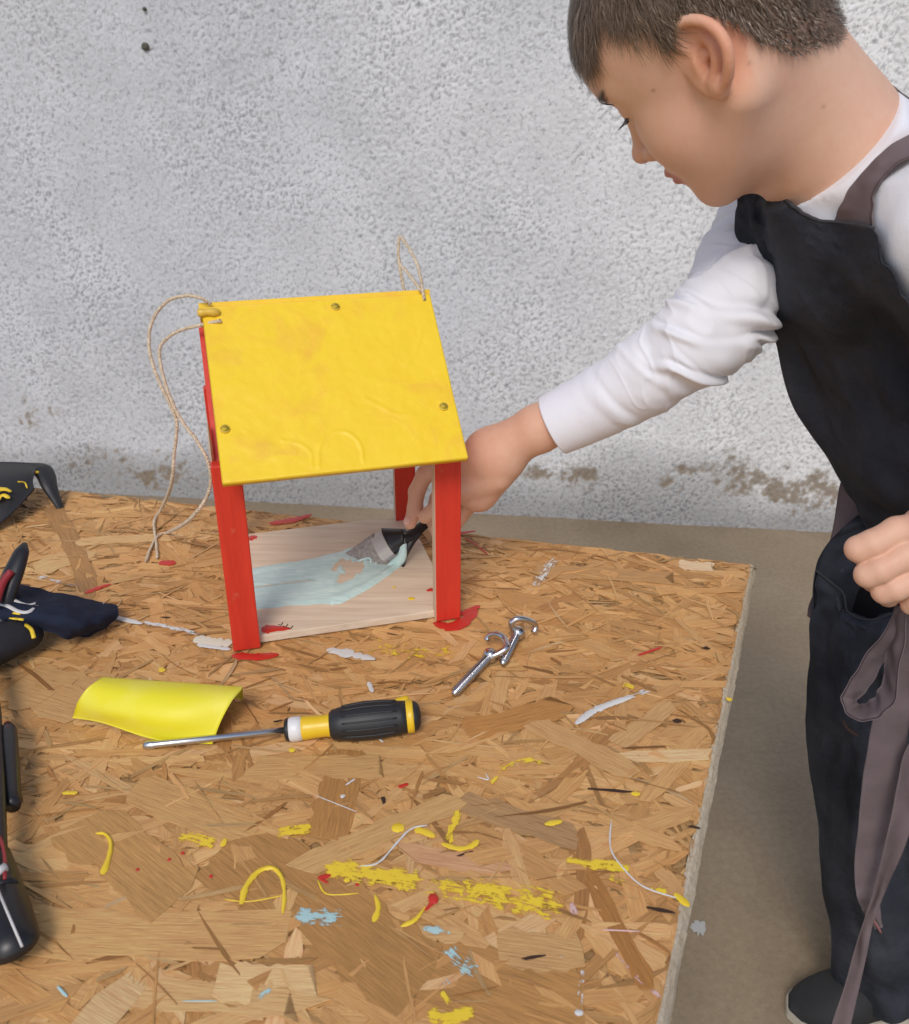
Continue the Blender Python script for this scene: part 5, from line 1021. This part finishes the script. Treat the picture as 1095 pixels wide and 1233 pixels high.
# ---- mauve straps and ties
def m_mauve(t, b):
    v = coords(t); n = noise(t, v, 40, 4, .6); n2 = noise(t, v, 1000, 2, .5); t.links.new(mix(t, n, (.135, .100, .104), (.205, .160, .165)), b.inputs['Base Color']); bump(t, b, n2, .4, .0007)
M_mauve = mat('mauve_twill', rough=.9, spec=.2, build=m_mauve)
def ribbon(L, R_, name, nu=60, fold=.0012, seed=90, th=.0011):
    rows = [[np.array(a), (np.array(a) + np.array(b)) / 2 - _f * .0012, np.array(b)] for a, b in zip(L, R_)]
    V, F, uv = sheet(rows, nu, 12, th, lambda U, W, G: fold * .6 * fft_noise(U.shape, 5, seed)); V = drape(V, nu, 12, shirt_sdf, .004) if name == 'shoulder_strap' else V; return mk(name, V, F, M_mauve, boy, True)
ribbon([P3(1004, 267, .672), P3(1013, 244, .660), P3(1032, 215, .640), P3(1056, 188, .625), P3(1095, 162, .612), P3(1135, 150, .61), P3(1170, 160, .62)], [P3(1050, 276, .648), P3(1050, 250, .634), P3(1056, 225, .618), P3(1072, 203, .606), P3(1100, 186, .596), P3(1132, 176, .595), P3(1165, 186, .605)], 'shoulder_strap', 60, .0014)
a1_ = -_f - NKD * (-_f @ NKD); a1_ /= np.linalg.norm(a1_); a2_ = np.cross(NKD, a1_); a2_ = a2_ if a2_ @ _r > 0 else -a2_; kc = NK1 + NKD * .020
ribbon([kc + NKD * .012 + (a1_ * math.cos(t_) + a2_ * math.sin(t_)) * .0535 for t_ in np.linspace(1.0, 2.5, 9)], [kc - NKD * .012 + (a1_ * math.cos(t_) + a2_ * math.sin(t_)) * .0570 for t_ in np.linspace(1.0, 2.5, 9)], 'neck_strap', 40)
ribbon([P3(1018, 560, .955), P3(1010, 590, .955), P3(1002, 640, .955), P3(986, 700, .955), P3(974, 728, .955), P3(972, 742, .955)], [P3(1052, 560, .95), P3(1046, 590, .95), P3(1034, 640, .95), P3(1010, 700, .95), P3(996, 735, .955), P3(986, 752, .955)], 'waist_tie', 30)
zf = .80
ribbon([P3(1084, 725, .69), P3(1064, 760, .715), P3(1040, 795, .74), P3(1020, 822, .755), P3(1014, 842, .76), P3(1022, 862, .755), P3(1046, 869, .745), P3(1070, 855, .735), P3(1082, 820, .725), P3(1088, 780, .71), P3(1094, 730, .69)],
       [P3(1094, 738, .705), P3(1084, 772, .735), P3(1060, 805, .76), P3(1040, 832, .775), P3(1032, 845, .78), P3(1036, 849, .775), P3(1048, 845, .765), P3(1060, 830, .755), P3(1066, 800, .745), P3(1072, 765, .73), P3(1080, 728, .70)], 'tie_loop', 110, .0016, 92)
ribbon([P3(1078, 732, .715), P3(1066, 800, .76), P3(1052, 860, .80), P3(1040, 930, .84), P3(1034, 990, .875), P3(1029, 1045, .905), P3(1034, 1085, .925), P3(1054, 1118, .945)],
       [P3(1120, 735, .71), P3(1110, 800, .755), P3(1096, 860, .795), P3(1088, 930, .835), P3(1074, 990, .87), P3(1066, 1045, .90), P3(1060, 1085, .92), P3(1062, 1114, .94)], 'tie_end', 90, .0018, 94)
ribbon([P3(1130, 850, .77), P3(1092, 900, .80), P3(1080, 950, .825), P3(1068, 1010, .85), P3(1056, 1060, .88), P3(1042, 1105, .90), P3(1030, 1140, .92), P3(1016, 1190, .95), P3(1000, 1240, .975), P3(990, 1280, 1.0)],
       [P3(1165, 850, .765), P3(1120, 905, .79), P3(1108, 960, .815), P3(1090, 1020, .84), P3(1068, 1070, .872), P3(1052, 1112, .895), P3(1044, 1150, .915), P3(1034, 1195, .94), P3(1022, 1245, .965), P3(1014, 1285, .99)], 'tie_end', 90, .0018, 96)
M_pinkst = mat('pink_stain', (.30, .13, .12), .8)
mb = MB(); mb.tube(spline([P3(1044, 1100, .915), P3(1052, 1108, .92), P3(1060, 1121, .93)], 10), .0035, 6, True, .4); mb.build('stain', M_pinkst, boy, True)
M_fabmark = mat('faded_mark', (.09, .045, .03), .9)
mb = MB(); mb.tube(spline([Ys(1014, 866, .738), Ys(1022, 878, .735), Ys(1034, 885, .733)], 8), [.001, .003, .004, .003, .004, .003, .003, .001], 6, True, .25); mb.build('rust_stain', M_fabmark, boy, True)
